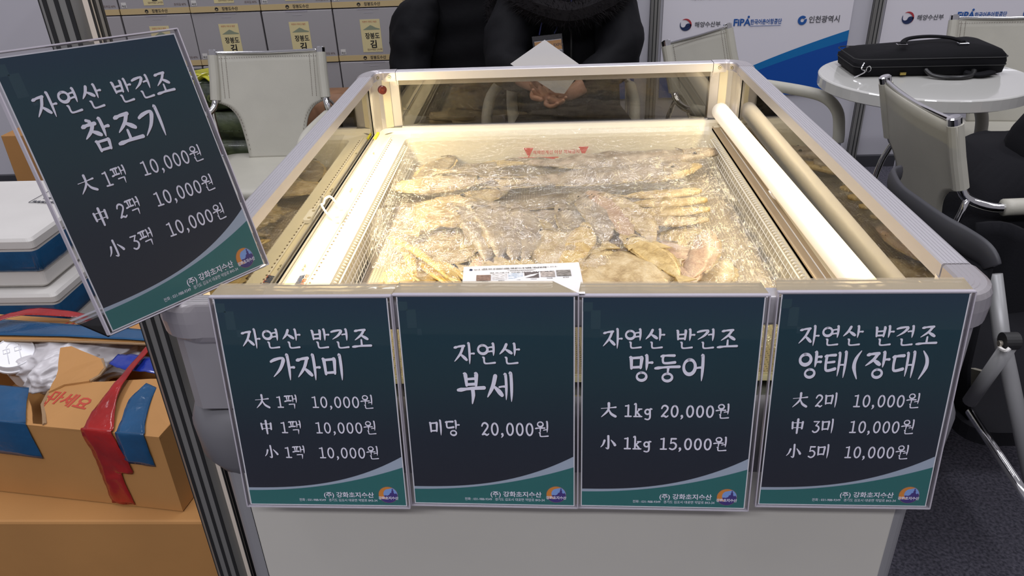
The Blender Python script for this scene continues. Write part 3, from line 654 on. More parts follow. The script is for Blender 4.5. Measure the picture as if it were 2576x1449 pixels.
    poly(b, pts); pts2 = [(cx + r * (-.08 + .55 * math.cos(R(100 + 175 * k / 12))), cy + r * (.20 + .62 * math.sin(R(100 + 175 * k / 12))), -.00012) for k in range(13)] + [(cx + r * (.12 + .50 * math.cos(R(265 - 150 * k / 10))), cy + r * (.18 + .52 * math.sin(R(265 - 150 * k / 10))), -.00012) for k in range(11)]
    obj('emblem_moon', b, M_ORANGE, em)
    b = B(); bx(cx + r * .38, cx + r * .62, cy + r * .32, cy + r * .52, -.00022, -.00016, bm=b); bx(cx + r * .44, cx + r * .56, cy + r * .5, cy + r * .78, -.00022, -.00016, bm=b); obj('emblem_boat', b, M_PURPLE, em)
    obj('emblem_name', text_bm('강화초지수산', r * .42, 'CENTER', r * .012, .92, M=Matrix.Translation((cx, cy - r * .42, -.00008))), M_LETTER, em)
    # lines
    for k_, (s, u0, u1, vc, h, th) in enumerate(lines):
        b = B(); brush_line(b, s, u0, u1, vc, h, SW, SH, mi=0, dx=.0007, dy=-.0007, z=-.00038, thick=th * 1.35); obj('letter_shadow', b, M_SHADOW, sh)
        b = B(); brush_line(b, s, u0, u1, vc, h, SW, SH, mi=0, z=-.00012, thick=th * 1.3); obj('lettering', b, M_LETTER, sh)
    for (z_, m_, dx) in ((-.00038, M_SHADOW, .0004), (-.00012, M_LETTER, 0)):
        obj('company_name', text_bm('(주) 강화초지수산', .0092, 'CENTER', .0002, 1.0, M=Matrix.Translation((SW * .140 + dx, SH * .052 - dx, z_))), m_, sh)
    obj('address_line', text_bm('전화 : 031-988-9349   경기도 김포시 대곶면 약암로 843-34', .0050, 'CENTER', .00002, .88, M=Matrix.Translation((SW * .068, SH * .0245, -.00012))), M_LETTER, sh)
    # foot plate of the holder
    if base_side > 0:      # hung over the rail: plate leaves the top edge, backwards
        rot_inv = rot.transposed(); back = (rot_inv @ Vector((0, 1, .10))).normalized()
        b = B(); a0 = Vector((-hw / 2, y1, -.0045)); a1 = Vector((hw / 2, y1, -.0045)); c0 = Vector((hw / 2 + (base_cut or 0), y1, -.0045)) + back * base_len; c1 = Vector((-hw / 2 + .004, y1, -.0045)) + back * base_len
        upv = rot_inv @ Vector((0, 0, -.0024)); slab(b, [a0, a1, c0, c1], upv); obj('acrylic_foot', b, M_FOOT, t)
    else:
        rot_inv = rot.transposed(); yb = rot @ Vector((0, 1, 0)); nb = rot @ Vector((0, 0, -1)); nb.z = 0; nb.normalize()
        back = rot_inv @ nb; dn = rot_inv @ Vector((0, 0, -.0025)); b = B()
        a0 = Vector((-hw / 2, y0, -.0045)); a1 = Vector((hw / 2, y0, -.0045)); slab(b, [a0, a1, a1 + back * base_len, a0 + back * base_len], dn); obj('acrylic_foot', b, M_ACRYL, t)
    cp_ = Vector((-.0181, -.7831, 1.3104))
    sc_ = .970 if base_side > 0 else 1.0
    t.matrix_world = Matrix.Translation(cp_ + (origin - cp_) * sc_) @ rot.to_4x4() @ Matrix.Scale(sc_, 4)
    return t
M_FOOT = film('acrylic_foot', (.95, .92, .86), .05, .03, bump=.3, bscale=9, haze=.22, hazecol=(.80, .70, .52), fres=1.5)  # warm haze paints in the lit interior mirrored by the clear plate
def hang_rot(tilt, yaw):
    rx = Vector((math.cos(yaw), math.sin(yaw), 0)); up = Vector((0, math.sin(tilt), math.cos(tilt))); up = Matrix.Rotation(yaw, 3, 'Z') @ up; n = rx.cross(up)
    return Matrix((rx, up, n)).transposed()
L1 = lambda big, a, b_, c: [('자연산 반건조', .125, .885, .178, .0252, 1.0), (big, .275, .72, .31, .034, 1.05), (a, .142, .865, .472, .0185, 1.0), (b_, .143, .866, .598, .0185, 1.0), (c, .144, .865, .724, .0185, 1.0)]
SIGNS = [
 (L1('가자미', '大 1팩  10,000원', '中 1팩  10,000원', '小 1팩  10,000원'), -.3161, 7.1, .8770, -1.04, 'hanging price sign with three price lines, leftmost of the four on the rail', .004),
 ([('자연산', .307, .688, .252, .0275, 1.0), ('부세', .317, .647, .408, .039, 1.1), ('미당   20,000원', .1265, .856, .608, .0215, 1.1)], -.0942, 6.6, .8757, -1.6, 'hanging price sign with a single 20,000 price line', -.03),
 ([('자연산 반건조', .117, .871, .180, .0252, 1.0), ('망둥어', .265, .71, .312, .034, 1.05), ('大 1kg 20,000원', .112, .868, .512, .0195, 1.15), ('小 1kg 15,000원', .1125, .87, .672, .0195, 1.15)], .1268, 6.74, .8712, -1.54, 'hanging price sign with two price lines per kilogram', -.004),
 ([('자연산 반건조', .119, .872, .18, .0252, 1.0), ('양태(장대)', .128, .866, .31, .034, 1.05), ('大 2미  10,000원', .127, .85, .475, .0195, 1.05), ('中 3미  10,000원', .132, .848, .60, .0195, 1.05), ('小 5미  10,000원', .128, .844, .725, .0195, 1.05)], .3584, 6.3, .8721, -1.2, 'hanging price sign with bracketed name, rightmost of the four on the rail', .0)]
for lines, x, ti, z, yw, lab, cut in SIGNS:
    rt = hang_rot(R(ti), R(yw)); top = Vector((x, 0, z)); org = top - rt @ Vector((0, SH, 0))
    make_sign(lines, org, rt, lab, 1, .026, base_cut=cut)
# the fifth sign stands on the corner of the chiller
a, bb, c = R(60.2993), R(-18.77736), R(2.98706)
Rz = Matrix.Rotation(a, 3, 'Z'); Rx = Matrix.Rotation(bb, 3, 'X'); Ry = Matrix.Rotation(c, 3, 'Y')
M3 = Rz @ Rx @ Ry; rt = Matrix((M3.col[0], M3.col[2], -M3.col[1])).transposed()
L5 = [('자연산 반건조', .10, .87, .178, .0252, 1.0), ('참조기', .275, .74, .315, .034, 1.05), ('大 1팩  10,000원', .142, .885, .472, .0185, 1.0), ('中 2팩  10,000원', .143, .886, .598, .0185, 1.0), ('小 3팩  10,000원', .144, .885, .724, .0185, 1.0)]
make_sign(L5, Vector((-.44404454, .00501658, .88269942)), rt, 'large tilted price sign standing on the left front corner of the chiller', -1, .075, holder=(.222, .306))

# ------------------------------------------------------------------ printed papers lying on the front of the case
lf = thing('leaflet', 'white printed leaflet with six small photographs lying behind the hanging signs', 'paper', (.10, .03, .84))
# leaflet plane: leans from the tank up on to the front rail
A_ = Vector((-0.1450, 0.2290, 0.8000)); B__ = Vector((0.0270, 0.2380, 0.8000)); C_ = Vector((0.0230, -0.0220, 0.8900)); D_ = Vector((-0.1190, -0.0170, 0.8900))
b = B(); slab(b, [A_, B__, C_, D_], (0, .0002, .0006)); obj('sheet', b, M_PAPER, lf)
def LP(u, v, lift=.0012):   # u across, v down
    p = (A_ * (1 - u) + B__ * u) * (1 - v) + (D_ * (1 - u) + C_ * u) * v; return p + Vector((0, -.0002, lift))
def lquad(u0, u1, v0, v1, m_, nm, lift=.0012):
    b = B(); poly(b, [LP(u0, v0, lift), LP(u1, v0, lift), LP(u1, v1, lift), LP(u0, v1, lift)]); return obj(nm, b, m_, lf)
cols = [(.10, .05, .03), (.45, .42, .40), (.30, .42, .55), (.03, .02, .02), (.22, .19, .17), (.10, .09, .08)]
for k in range(6):
    u = .115 + k * .1355; vv = .40 - k * .022
    pm = mat('photo_%s' % 'abcdef'[k], cols[k], .5, var=.8, vscale=220, vcol=tuple(min(1, c * 3 + .1) for c in cols[k]))
    lquad(u, u + .122, vv, vv + .21, pm, 'small_photo')
random.seed(5)
def tline(u0, u1, v, h, m_=M_INK, gap=.003, w0=.005, w1=.014):
    b = B(); u = u0
    while u < u1:
        w = min(random.uniform(w0, w1), u1 - u)
        if w > .001: poly(b, [LP(u, v), LP(u + w, v), LP(u + w, v + h), LP(u, v + h)])
        u += w + gap
    obj('print_line', b, m_, lf)
def lmat(u, v):
    ex = (LP(u + .01, v) - LP(u, v)).normalized(); ey = -(LP(u, v + .01) - LP(u, v)).normalized(); ez = ex.cross(ey); M = Matrix((ex, ey, ez)).transposed().to_4x4(); M.translation = LP(u, v, .0016); return M
obj('lettering', text_bm('인천어촌특화지원센터', .0115, 'LEFT', .0002, 1.0, M=lmat(.085, .175)), M_INK, lf)
obj('lettering', text_bm('함초 먹인 젓새우, 이렇게 만듭니다.', .0075, 'CENTER', .0002, 1.0, M=lmat(.49, .155)), M_INK, lf)
obj('lettering', text_bm('함초에서 어촌상이 되는 과정', .0075, 'CENTER', .0002, 1.0, M=lmat(.50, .335)), M_INK, lf)
b = B(); tube(b, [LP(.065 + .012 * math.cos(R(30 + 30 * k)), .175 + .022 * math.sin(R(30 + 30 * k)), .0014) for k in range(11)], .0008, 5); obj('ring_mark', b, mat('print_navy', (0, 0, 0)), lf)
tline(.38, .62, .235, .010); tline(.40, .60, .262, .010)
for k in range(6): tline(.165 + k * .1355, .215 + k * .1355, .635 - k * .02, .014)
tline(.115, .18, .735, .016); tline(.115, .55, .775, .012); tline(.115, .55, .81, .012); tline(.115, .17, .885, .016); tline(.3, .60, .895, .012)
lf2 = tag(obj('paper_sheet', slab(B(), [Vector((-0.2940, 0.0850, 0.8500)), Vector((-0.2120, 0.0690, 0.8550)), Vector((-0.1310, 0.0390, 0.8660)), Vector((-0.1240, -0.0170, 0.8900)), Vector((-0.2700, -0.0130, 0.8900))], (0, .0002, .0008)), M_PAPER), 'blank white paper sheet lying left of the printed leaflet', 'paper')

# ================================================================== CHAIRS
def make_chair():
    """white leather sling chair on a chrome tube frame; local frame, facing -y"""
    t = thing('sling_chair', '', 'chair')
    for s in (-1, 1):
        up = smooth_path([(s * .192, .209, .806), (s * .194, .184, .72), (s * .198, .163, .655), (s * .206, .142, .625), (s * .222, .095, .611), (s * .222, .04, .610), (s * .215, -.10, .610), (s * .210, -.185, .600), (s * .205, -.235, .562), (s * .203, -.252, .50), (s * .205, -.258, .30), (s * .208, -.262, .03), (s * .205, -.235, .013), (s * .235, .0, .012), (s * .235, .20, .012), (s * .235, .235, .02)], 4)
        b = B(); tube(b, up, .0115, 10); obj('side_tube', b, M_CHROME, t, smooth=True)
        b = B(); tube(b, smooth_path([(s * .206, .145, .628), (s * .216, .155, .60), (s * .222, .175, .50), (s * .234, .235, .015)], 5), .0085, 8); obj('rear_leg', b, M_CHROME, t, smooth=True)
        b = B(); tube(b, smooth_path([(s * .222, .07, .610), (s * .215, -.10, .610), (s * .210, -.185, .600), (s * .205, -.235, .562), (s * .203, -.252, .50), (s * .203, -.255, .46)], 6), .0195, 14); obj('arm_pad', b, M_LEATHER, t, smooth=True)
        b = B(); tube(b, [(s * .192, .205, .79), (s * .192, .211, .812), (s * .192, .212, .815)], [.0155, .0155, .012], 14); obj('end_cap', b, M_CHROME, t, smooth=False)
    b = B(); tube(b, smooth_path([(-.19, .209, .805), (-.1, .216, .802), (0, .218, .800), (.1, .216, .802), (.19, .209, .805)], 4), .0055, 8); obj('top_bar', b, M_CHROME, t, smooth=True)
    # leather back: sleeve round both posts narrowing to the seat
    def back(u, z):   # depth of the sling
        return .124 + (z - .5) * .285 + .016 * (1 - (u / .2) ** 2)
    outline = [(.797, .209), (.70, .211), (.665, .212), (.645, .206), (.636, .182), (.622, .155), (.590, .130), (.545, .116), (.48, .104), (.448, .102)]
    b = B(); n = 14; rows = []
    for z, hw in smooth_2(outline, 3):
        rows.append([Vector((-hw + 2 * hw * k / n, back(-hw + 2 * hw * k / n, z), z)) for k in range(n + 1)])
    V = [[b.verts.new(p) for p in r] for r in rows]
    for r0, r1 in zip(V, V[1:]):
        for k in range(n): b.faces.new((r0[k], r0[k + 1], r1[k + 1], r1[k]))
    o = obj('backrest', b, M_LEATHER, t, smooth=True, solid=.007)
    for s in (-1, 1):
        b = B(); tube(b, [(s * .1925, .206, .797), (s * .194, .184, .72), (s * .198, .162, .650)], [.0175, .018, .018], 14); obj('back_sleeve', b, M_LEATHER, t, smooth=False)
        b = B()
        for q in (.165, .150):
            for k in range(24):
                z = .655 + k * .0058; bx(s * q - .0006, s * q + .0006, back(q, z) - .0052, back(q, z) - .0042, z, z + .004, bm=b)
        for k in range(30):
            zz, hw = smooth_2(outline[3:], 4)[min(k, 20)] if k < 21 else (0, 0)
            if zz: bx(s * (hw - .009) - .0006, s * (hw - .009) + .0006, back(hw, zz) - .0052, back(hw, zz) - .0042, zz - .003, zz + .003, bm=b)
        obj('seam', b, M_STITCH, t)
    b = B()
    for k in range(44):
        x = -.19 + k * .0086; bx(x, x + .005, back(x, .78) - .0052, back(x, .78) - .0042, .7855, .7868, bm=b)
    obj('seam', b, M_STITCH, t)
    b = B(); loft(b, [rrect(0, -.02, a, c, r_, z, 6) for a, c, r_, z in ((.215, .195, .06, .412), (.224, .204, .07, .418), (.226, .206, .07, .438), (.218, .198, .066, .448), (.19, .17, .05, .450))]); obj('seat', b, M_LEATHER, t, smooth=True)
    b = B()
    for y in (-.17, .14): tube(b, [(-.235, y, .42 if y > 0 else .40), (-.2, y, .405), (.2, y, .405), (.235, y, .42 if y > 0 else .40)], .009, 8)
    obj('cross_bar', b, M_CHROME, t)
    return t
def smooth_2(pts, n):
    return [(p.x, p.y) for p in smooth_path([(a, b_, 0) for a, b_ in pts], n)]
CH = make_chair(); CG = 'white leather sling chairs on chrome tubes'
CH['label'] = 'white leather sling chair facing the chiller in front of the grey cartons'; CH['group'] = CG
CH.location = (-.995, 1.715, 0); CH.rotation_euler = (0, 0, R(0))
dup(CH, (.075, 2.01, 0), R(0), label='white leather sling chair under the seated person in the black jacket', group=CG)
dup(CH, (-.42, 2.17, 0), R(-4), label='sling chair covered by a black coat beside the seated person', group=CG)
dup(CH, (.668, 1.85, 0), R(47), label='white leather sling chair seen from behind, just right of the chiller rear corner', group=CG)
dup(CH, (1.085, 1.085, 0), R(90), label='white leather sling chair in front of the round table, nearest the right edge', group=CG)
dup(CH, (1.63, 1.93, 0), R(-6), label='white leather sling chair behind the round table and briefcase', group=CG)

# ================================================================== ROUND TABLE AND BRIEFCASE
tb = thing('round_table', 'round white laminate table on a chrome column beside the rear wall', 'table', (1.18, 1.71, 0))
b = B(); loft(b, [[Vector((1.18 + r_ * math.cos(2 * PI * k / 64), 1.71 + r_ * math.sin(2 * PI * k / 64), z)) for k in range(64)] for r_, z in ((.308, .672), (.313, .675), (.3135, .706), (.311, .709), (.305, .710))]); obj('table_top', b, M_TABLE, tb, smooth=False)
b = B(); tube(b, [(1.18, 1.71, .02), (1.18, 1.71, .67)], .03, 20); obj('column', b, M_CHROME, tb, smooth=True)
b = B(); disc(b, (1.18, 1.71, .012), .22, .024, r2=.20, seg=40); obj('foot_plate', b, M_CHROME, tb)
b = B(); disc(b, (1.18, 1.71, .663), .09, .016, seg=24); obj('mount_plate', b, M_BLACK, tb)

bc = thing('briefcase', 'black nylon briefcase with leather handles lying on the round table', 'bag', (1.2, 1.68, .711))
P0 = Vector((0.9630, 1.7190, 0.7350)); P1 = Vector((1.4160, 1.6990, 0.7350)); ax = (P1 - P0); ax.z = 0; Lb = ax.length; ax.normalize(); pn = Vector((-ax.y, ax.x, 0))
cen = (P0 + P1) / 2 + pn * .085; cen.z = 0
b = B(); n = 26; rings = []
for k, (z, g) in enumerate(((.712, -.012), (.718, .0), (.752, .004), (.772, .0), (.784, -.012), (.790, -.03), (.792, -.07))):
    ring = []
    for p in rrect(0, 0, Lb / 2 + g, .105 + g * .8, .028, 0, 6):
        sag = .010 * math.sin(p.x * 9) * (k > 2) - (.010 * (p.x / (Lb / 2)) ** 2 * (k > 2)); q_ = cen + ax * p.x + pn * p.y; ring.append(Vector((q_.x, q_.y, z + sag)))
    rings.append(ring)
loft(b, rings); obj('bag_body', b, M_CLOTH, bc, smooth=True)
def bp(u, v, z): q_ = cen + ax * u + pn * v; return Vector((q_.x, q_.y, z))
b = B()
for z in (.742, .766): tube(b, [bp(p.x, p.y, z) for p in rrect(0, 0, Lb / 2 + .004, .108, .028, 0, 6)], .0016, 5, closed=True)
obj('zip', b, M_BLACK, bc)
b = B(); tube(b, smooth_path([bp(-.075, -.05, 0.800), bp(-.065, -.02, 0.804), bp(-.03, .012, 0.807), (bp(.03, .02, 0.809)), bp(.085, .0, 0.807), bp(.11, -.04, 0.801)], 6), .0065, 8, flat=(1.3, .8)); obj('carry_handle', b, M_CLOTH, bc, smooth=True)
b = B(); tube(b, smooth_path([bp(-.02, -.115, .735), bp(-.005, -.135, .722), bp(.03, -.152, .718), bp(.075, -.155, .718), bp(.11, -.14, .720), bp(.125, -.118, .73)], 6), .0075, 8, flat=(1.2, .8)); obj('carry_handle', b, mat('black_leather', (.012, .012, .012), .3), bc, smooth=True)
for u in (-.08, .105):
    b = B()
    for (p, q_) in (((u - .014, -.058), (u + .014, -.058)), ((u + .014, -.058), (u + .014, -.040)), ((u - .014, -.040), (u - .014, -.058))): tube(b, [bp(*p, 0.799), bp(*q_, 0.799)], .0022, 6)
    obj('buckle', b, M_CHROME, bc)
b = B(); tube(b, smooth_path([bp(-Lb / 2 + .02, -.110, .757), bp(-Lb / 2 + .012, -.118, .742), bp(-Lb / 2 + .024, -.117, .732), bp(-Lb / 2 + .010, -.117, .722), bp(-Lb / 2 - .006, -.116, .715)], 5), .0022, 6); tube(b, [bp(-Lb / 2 + .036 + .007 * math.cos(a), -.111, .738 + .009 * math.sin(a)) for a in [2 * PI * k / 12 for k in range(12)]], .0016, 5, closed=True); obj('snap_hook', b, M_CHROME, bc)
b = B(); box(b, bp(-.085, -.113, .722), (.018, .006, .008)); obj('clasp', b, mat('brass', (.55, .42, .12), .25, .9), bc)
b = B(); tube(b, smooth_path([bp(.10, -.115, .724), bp(.13, -.135, .720), bp(.165, -.125, .722), bp(.18, -.11, .722)], 4), .011, 8, flat=(1.5, .6)); obj('shoulder_strap', b, M_CLOTH, bc, smooth=True)

# ================================================================== STACKED PRODUCT CARTONS
M_BOX = mat('carton_grey', (.335, .318, .325), .6, bump=.05, bscale=80, var=.04, vscale=3); M_BAND = mat('carton_band', (.50, .38, .19), .6); M_LABEL = mat('carton_label', (.62, .53, .28), .6); M_BLK = mat('print_black', (.015, .015, .015), .5); M_MTN = mat('label_green', (.22, .25, .17), .6); M_BROWN = mat('print_brown', (.14, .08, .06), .5); M_SIDE = mat('carton_side', (.42, .40, .45), .6)
F = Matrix.Rotation(R(90), 4, 'X')
def make_carton():
    t = thing('product_carton', '', 'carton'); w, h, d = .293, .2135, .32
    b = B(); bx(-w / 2, w / 2, 0, d, .0005, h - .0015, bm=b); obj('carton_body', b, M_BOX, t, bevel=.0025)
    obj('lid_seam', bx(-.045, .045, -.0012, .001, h - .0055, h - .0015), M_SIDE, t)
    obj('pull_slot', bx(-.020, .020, -.0008, .0, h - .0195, h - .0185), M_SIDE, t)
    obj('yellow_band', bx(-w / 2 - .0004, w / 2 + .0004, -.0008, .3, .002, .0245), M_BAND, t)
    obj('label_panel', bx(-.040, .043, -.0010, 0, .036, .168), M_LABEL, t)
    T = lambda s, x, z, size, m, bold=0, sx=1, nm='lettering', y=-.0016: obj(nm, text_bm(s, size, 'CENTER', bold, sx, M=Matrix.Translation((x, y, z)) @ F), m, t)
    T('장봉도', .006, .100, .0265, M_BLK, .0006, .84); T('김', .008, .066, .034, M_BLK, .0010, 1.0); T('SEAWEED LAVER', .010, .046, .0105, M_BROWN, 0, .8); T('자연이 키우고 빚은', .0, .158, .0085, M_REDINK, 0, .9)
    b = B(); poly(b, [(-.032, -.0013, .126), (-.012, -.0013, .137), (.002, -.0013, .145), (.012, -.0013, .141), (.022, -.0013, .135), (.040, -.0013, .130), (.040, -.0013, .126)]); obj('mountain_print', b, M_MTN, t)
    T('장봉도수산', .020, .0125, .0155, M_BLK, .0002, .95)
    b = B(); disc(b, (-.036, -.0012, .0128), .0075, .0008, 'y', 18); obj('round_mark', b, M_BLK, t)
    b = B(); poly(b, [(-.0415, -.0019, .0088), (-.0305, -.0019, .0088), (-.036, -.0019, .0138)]); obj('round_mark', b, M_BAND, t)
    obj('origin_badge', bx(-w / 2 + .010, -w / 2 + .031, -.0010, 0, .029, .050), mat('badge_white', (.6, .58, .55), .6), t)
    T('국산', -w / 2 + .0205, .035, .010, M_BLK, .0002); T('조미김 87%', w / 2 - .035, .036, .011, M_BROWN, 0)
    return t
CT = make_carton(); first = True; CGR = 'grey seaweed cartons stacked along the rear wall'
XS = [-2.095, -1.795, -1.494, -1.196, -.897, -.599]; XC = [-1.943, -1.6445, -1.345, -1.0465, -.748]
colname = ['behind the aluminium upright', 'left of the big tilted sign top', 'second column, above the sign corner', 'column above the sling chair', 'column nearest the black coat']
for ci, x in enumerate(XC):
    for row in range(5):
        z = row * .215; lab = 'grey seaweed carton, %s, %s' % ({0: '', 1: '', 2: 'bottom visible row', 3: 'row with full labels', 4: 'row cut by frame top'}[row], colname[ci])
        if row < 2: continue
        jit = random.uniform(-.0025, .0025); yj = 2.5 + random.uniform(-.004, .004)
        if first: CT.location = (x, yj, z); CT['label'] = lab; CT['group'] = CGR; CT.rotation_euler = (0, 0, R(jit * 200)); first = False
        else: dup(CT, (x + jit, yj, z), R(jit * 200), label=lab, group=CGR)
# lower rows are hidden behind the sacks: plain cartons carry the stack
for ci, x in enumerate(XC):
    for row in range(2):
        o = bx(-.146, .146, 0, .32, .0005, .212); o = obj('plain_carton', o, M_BOX, None, bevel=.0025); o.location = (x, 2.505, row * .215)
        tag(o, 'plain grey carton, %s, %s' % (('on the floor', 'one above the floor')[row], colname[ci]), 'carton', 'plain cartons under the printed stack')
for k in range(3):
    o = obj('plain_carton', bx(-.14, .14, 0, .20, .0005, .296), M_SIDE, None, bevel=.0025); o.location = (-.435, 2.62, k * .30)
    tag(o, 'pale grey carton set back beside the printed stack, %s' % ('at floor level', 'in the middle', 'topmost')[k], 'carton', 'plain cartons set back')
# far brown carton on the left, and a red bucket
t = thing('brown_carton', 'plain brown carton with a red printed symbol by the left rear wall', 'carton', (-2.2, 2.35, 0))
obj('carton_body', bx(-2.33, -1.93, 2.28, 2.62, 0, .425), M_CARD, t, bevel=.003)
b = B(); X0, X1, Z0, Z1 = -2.19, -2.07, .30, .42
for (a_, b_, c_, d_) in ((X0, X1, Z0, Z0 + .004), (X0, X1, Z1 - .02, Z1 - .016), (X0, X0 + .004, Z0, Z1 - .016), (X1 - .004, X1, Z0, Z1 - .016)): bx(a_, b_, 2.2785, 2.2795, c_, d_, bm=b)
bx(-2.155, -2.105, 2.2785, 2.2795, .318, .322, bm=b); bx(-2.142, -2.118, 2.2785, 2.2795, .325, .37, bm=b); poly(b, [(-2.155, 2.2788, .37), (-2.105, 2.2788, .37), (-2.13, 2.2788, .392)])
obj('printed_symbol', b, M_REDINK, t)
obj('flap_seam', bx(-2.33, -1.93, 2.446, 2.451, .4252, .4262), M_CARD2, t)
t = thing('red_tub', 'red tub with a white rim at the left edge behind the foam boxes', 'tub', (-2.02, 1.72, 0))
b = B(); loft(b, [[Vector((-1.86 + r_ * math.cos(2 * PI * k / 32), 1.72 + r_ * math.sin(2 * PI * k / 32), z)) for k in range(32)] for r_, z in ((.14, 0), (.16, .30), (.15, .30), (.145, .28))]); obj('tub_body', b, mat('red_plastic', (.45, .02, .02), .4), t, smooth=False)
b = B(); tube(b, [(-1.86 + .160 * math.cos(2 * PI * k / 40), 1.72 + .160 * math.sin(2 * PI * k / 40), .305) for k in range(40)], .009, 8, closed=True); obj('tub_rim', b, M_WHITEP, t, smooth=True)

# ================================================================== GREEN SACKS AND KRAFT BAG BEHIND THE CHAIR
M_SACK = mat('green_sack', (.09, .115, .05), .4, bump=1.0, bscale=40, var=.75, vscale=12, vcol=(.015, .024, .012), coat=.3); M_YEL = mat('yellow_strap', (.42, .40, .03), .4)
sn = ['lowest of the pile', 'second from the bottom of the pile', 'third sack up in the pile', 'fourth sack up in the pile', 'fifth sack up in the pile', 'topmost, carrying yellow straps']
zz = 0
for k in range(6):
    hh = .112; bm = B(); loft(bm, [rrect(-1.30, 2.20, .24 - abs(q) * .04 + random.uniform(-.01, .01), .15 - abs(q) * .03, .05, zz + hh * (.5 + q * .5), 7) for q in (-1, -.75, -.3, .3, .75, 1)])
    bmesh.ops.subdivide_edges(bm, edges=bm.edges, cuts=2); displace(bm, .020, 15, k)
    sk = tag(obj('green_sack', bm, M_SACK, None, smooth=True), 'dark green woven sack, %s behind the white chair' % sn[k], 'sack', 'green sacks piled behind the chair')
    if k in (5,):
        b = B()
        for x_, x2 in ((-1.42, -1.30), (-1.34, -1.22)):
            tube(b, smooth_path([(x_, 2.05, zz + .02), (x_ - .02, 2.045, zz + .08), (x_ + .02, 2.09, zz + .128), (x2, 2.20, zz + .132), (x2 + .08, 2.30, zz + .12)], 5), .0065, 6, flat=(1.8, .5))
        tube(b, smooth_path([(-1.22, 2.05, zz + .04), (-1.30, 2.09, zz + .125), (-1.42, 2.14, zz + .13)], 5), .0065, 6, flat=(1.8, .5))
        obj('yellow_strap', b, M_YEL, sk); bm2 = B(); bx(-1.40, -1.27, 2.10, 2.20, zz + .124, zz + .128, bm=bm2); obj('paper_label', bm2, M_PAPER, sk)
        obj('lettering', text_bm('HANG', .045, 'CENTER', .001, 1, M=Matrix.Translation((-1.33, 2.038, zz + .055)) @ F), mat('sack_print', (.10, .12, .04), .5), sk)
    if k in (3, 1): b = B(); tube(b, smooth_path([(-1.27, 2.042, zz - .09), (-1.275, 2.035, zz), (-1.28, 2.035, zz + .1)], 4), .0065, 6, flat=(1.8, .5)); obj('yellow_strap', b, M_YEL, sk)
    zz += hh
kb = thing('kraft_bag', 'brown kraft paper bag with orange print beside the sling chair', 'bag', (-.86, 2.2, 0))
bm = B(); loft(bm, [rrect(-.86, 2.22, a_, c_, .02, z, 4) for a_, c_, z in ((.12, .08, 0), (.13, .09, .15), (.125, .085, .35), (.135, .08, .50), (.12, .05, .585))]); bmesh.ops.subdivide_edges(bm, edges=bm.edges, cuts=1); displace(bm, .012, 14, 3)
obj('bag_body', bm, mat('kraft', (.30, .15, .075), .6, bump=.4, bscale=30, var=.3, vscale=12), kb, smooth=True)
b = B(); disc(b, (-.82, 2.128, .50), .05, .004, 'y', 18); obj('orange_print', b, mat('orange_print', (.50, .17, .02), .5), kb)
b = B(); tube(b, smooth_path([(-.93, 2.14, .56), (-.92, 2.10, .62), (-.86, 2.09, .60), (-.83, 2.12, .55)], 6), .006, 6); obj('bag_handle', b, mat('silver_cord', (.4, .36, .34), .3, .3), kb)
# crumpled silver bag in the gap left of the chiller
bm = B(); bmesh.ops.create_icosphere(bm, subdivisions=4, radius=.09); 
for v in bm.verts: v.co = Vector((v.co.x * 1.0, v.co.y * .9, v.co.z * .8))
displace(bm, .035, 14, 4)
for v in bm.verts: v.co += Vector((-.83, 1.02, .515))
cb = thing('crumpled_bag', 'crumpled pale mesh bag on a stool against the left chiller side', 'bag', (-.83, 1.02, 0)); obj('bag_body', bm, mat('silver_weave', (.42, .40, .38), .45, bump=.8, bscale=90, var=.5, vscale=60), cb, smooth=False)
t = thing('low_stool', 'low grey stool carrying the crumpled mesh bag', 'stool', (-.83, 1.02, 0))
obj('seat', loft(B(), [rrect(-.83, 1.02, .15, .13, .03, z, 4) for z in (.415, .44)]), M_GREYP, t)
for sx in (-1, 1):
    for sy in (-1, 1): b = B(); tube(b, [(-.83 + sx * .12, 1.02 + sy * .10, .416), (-.83 + sx * .13, 1.02 + sy * .11, 0)], .011, 8); obj('leg', b, M_CHROME, t)

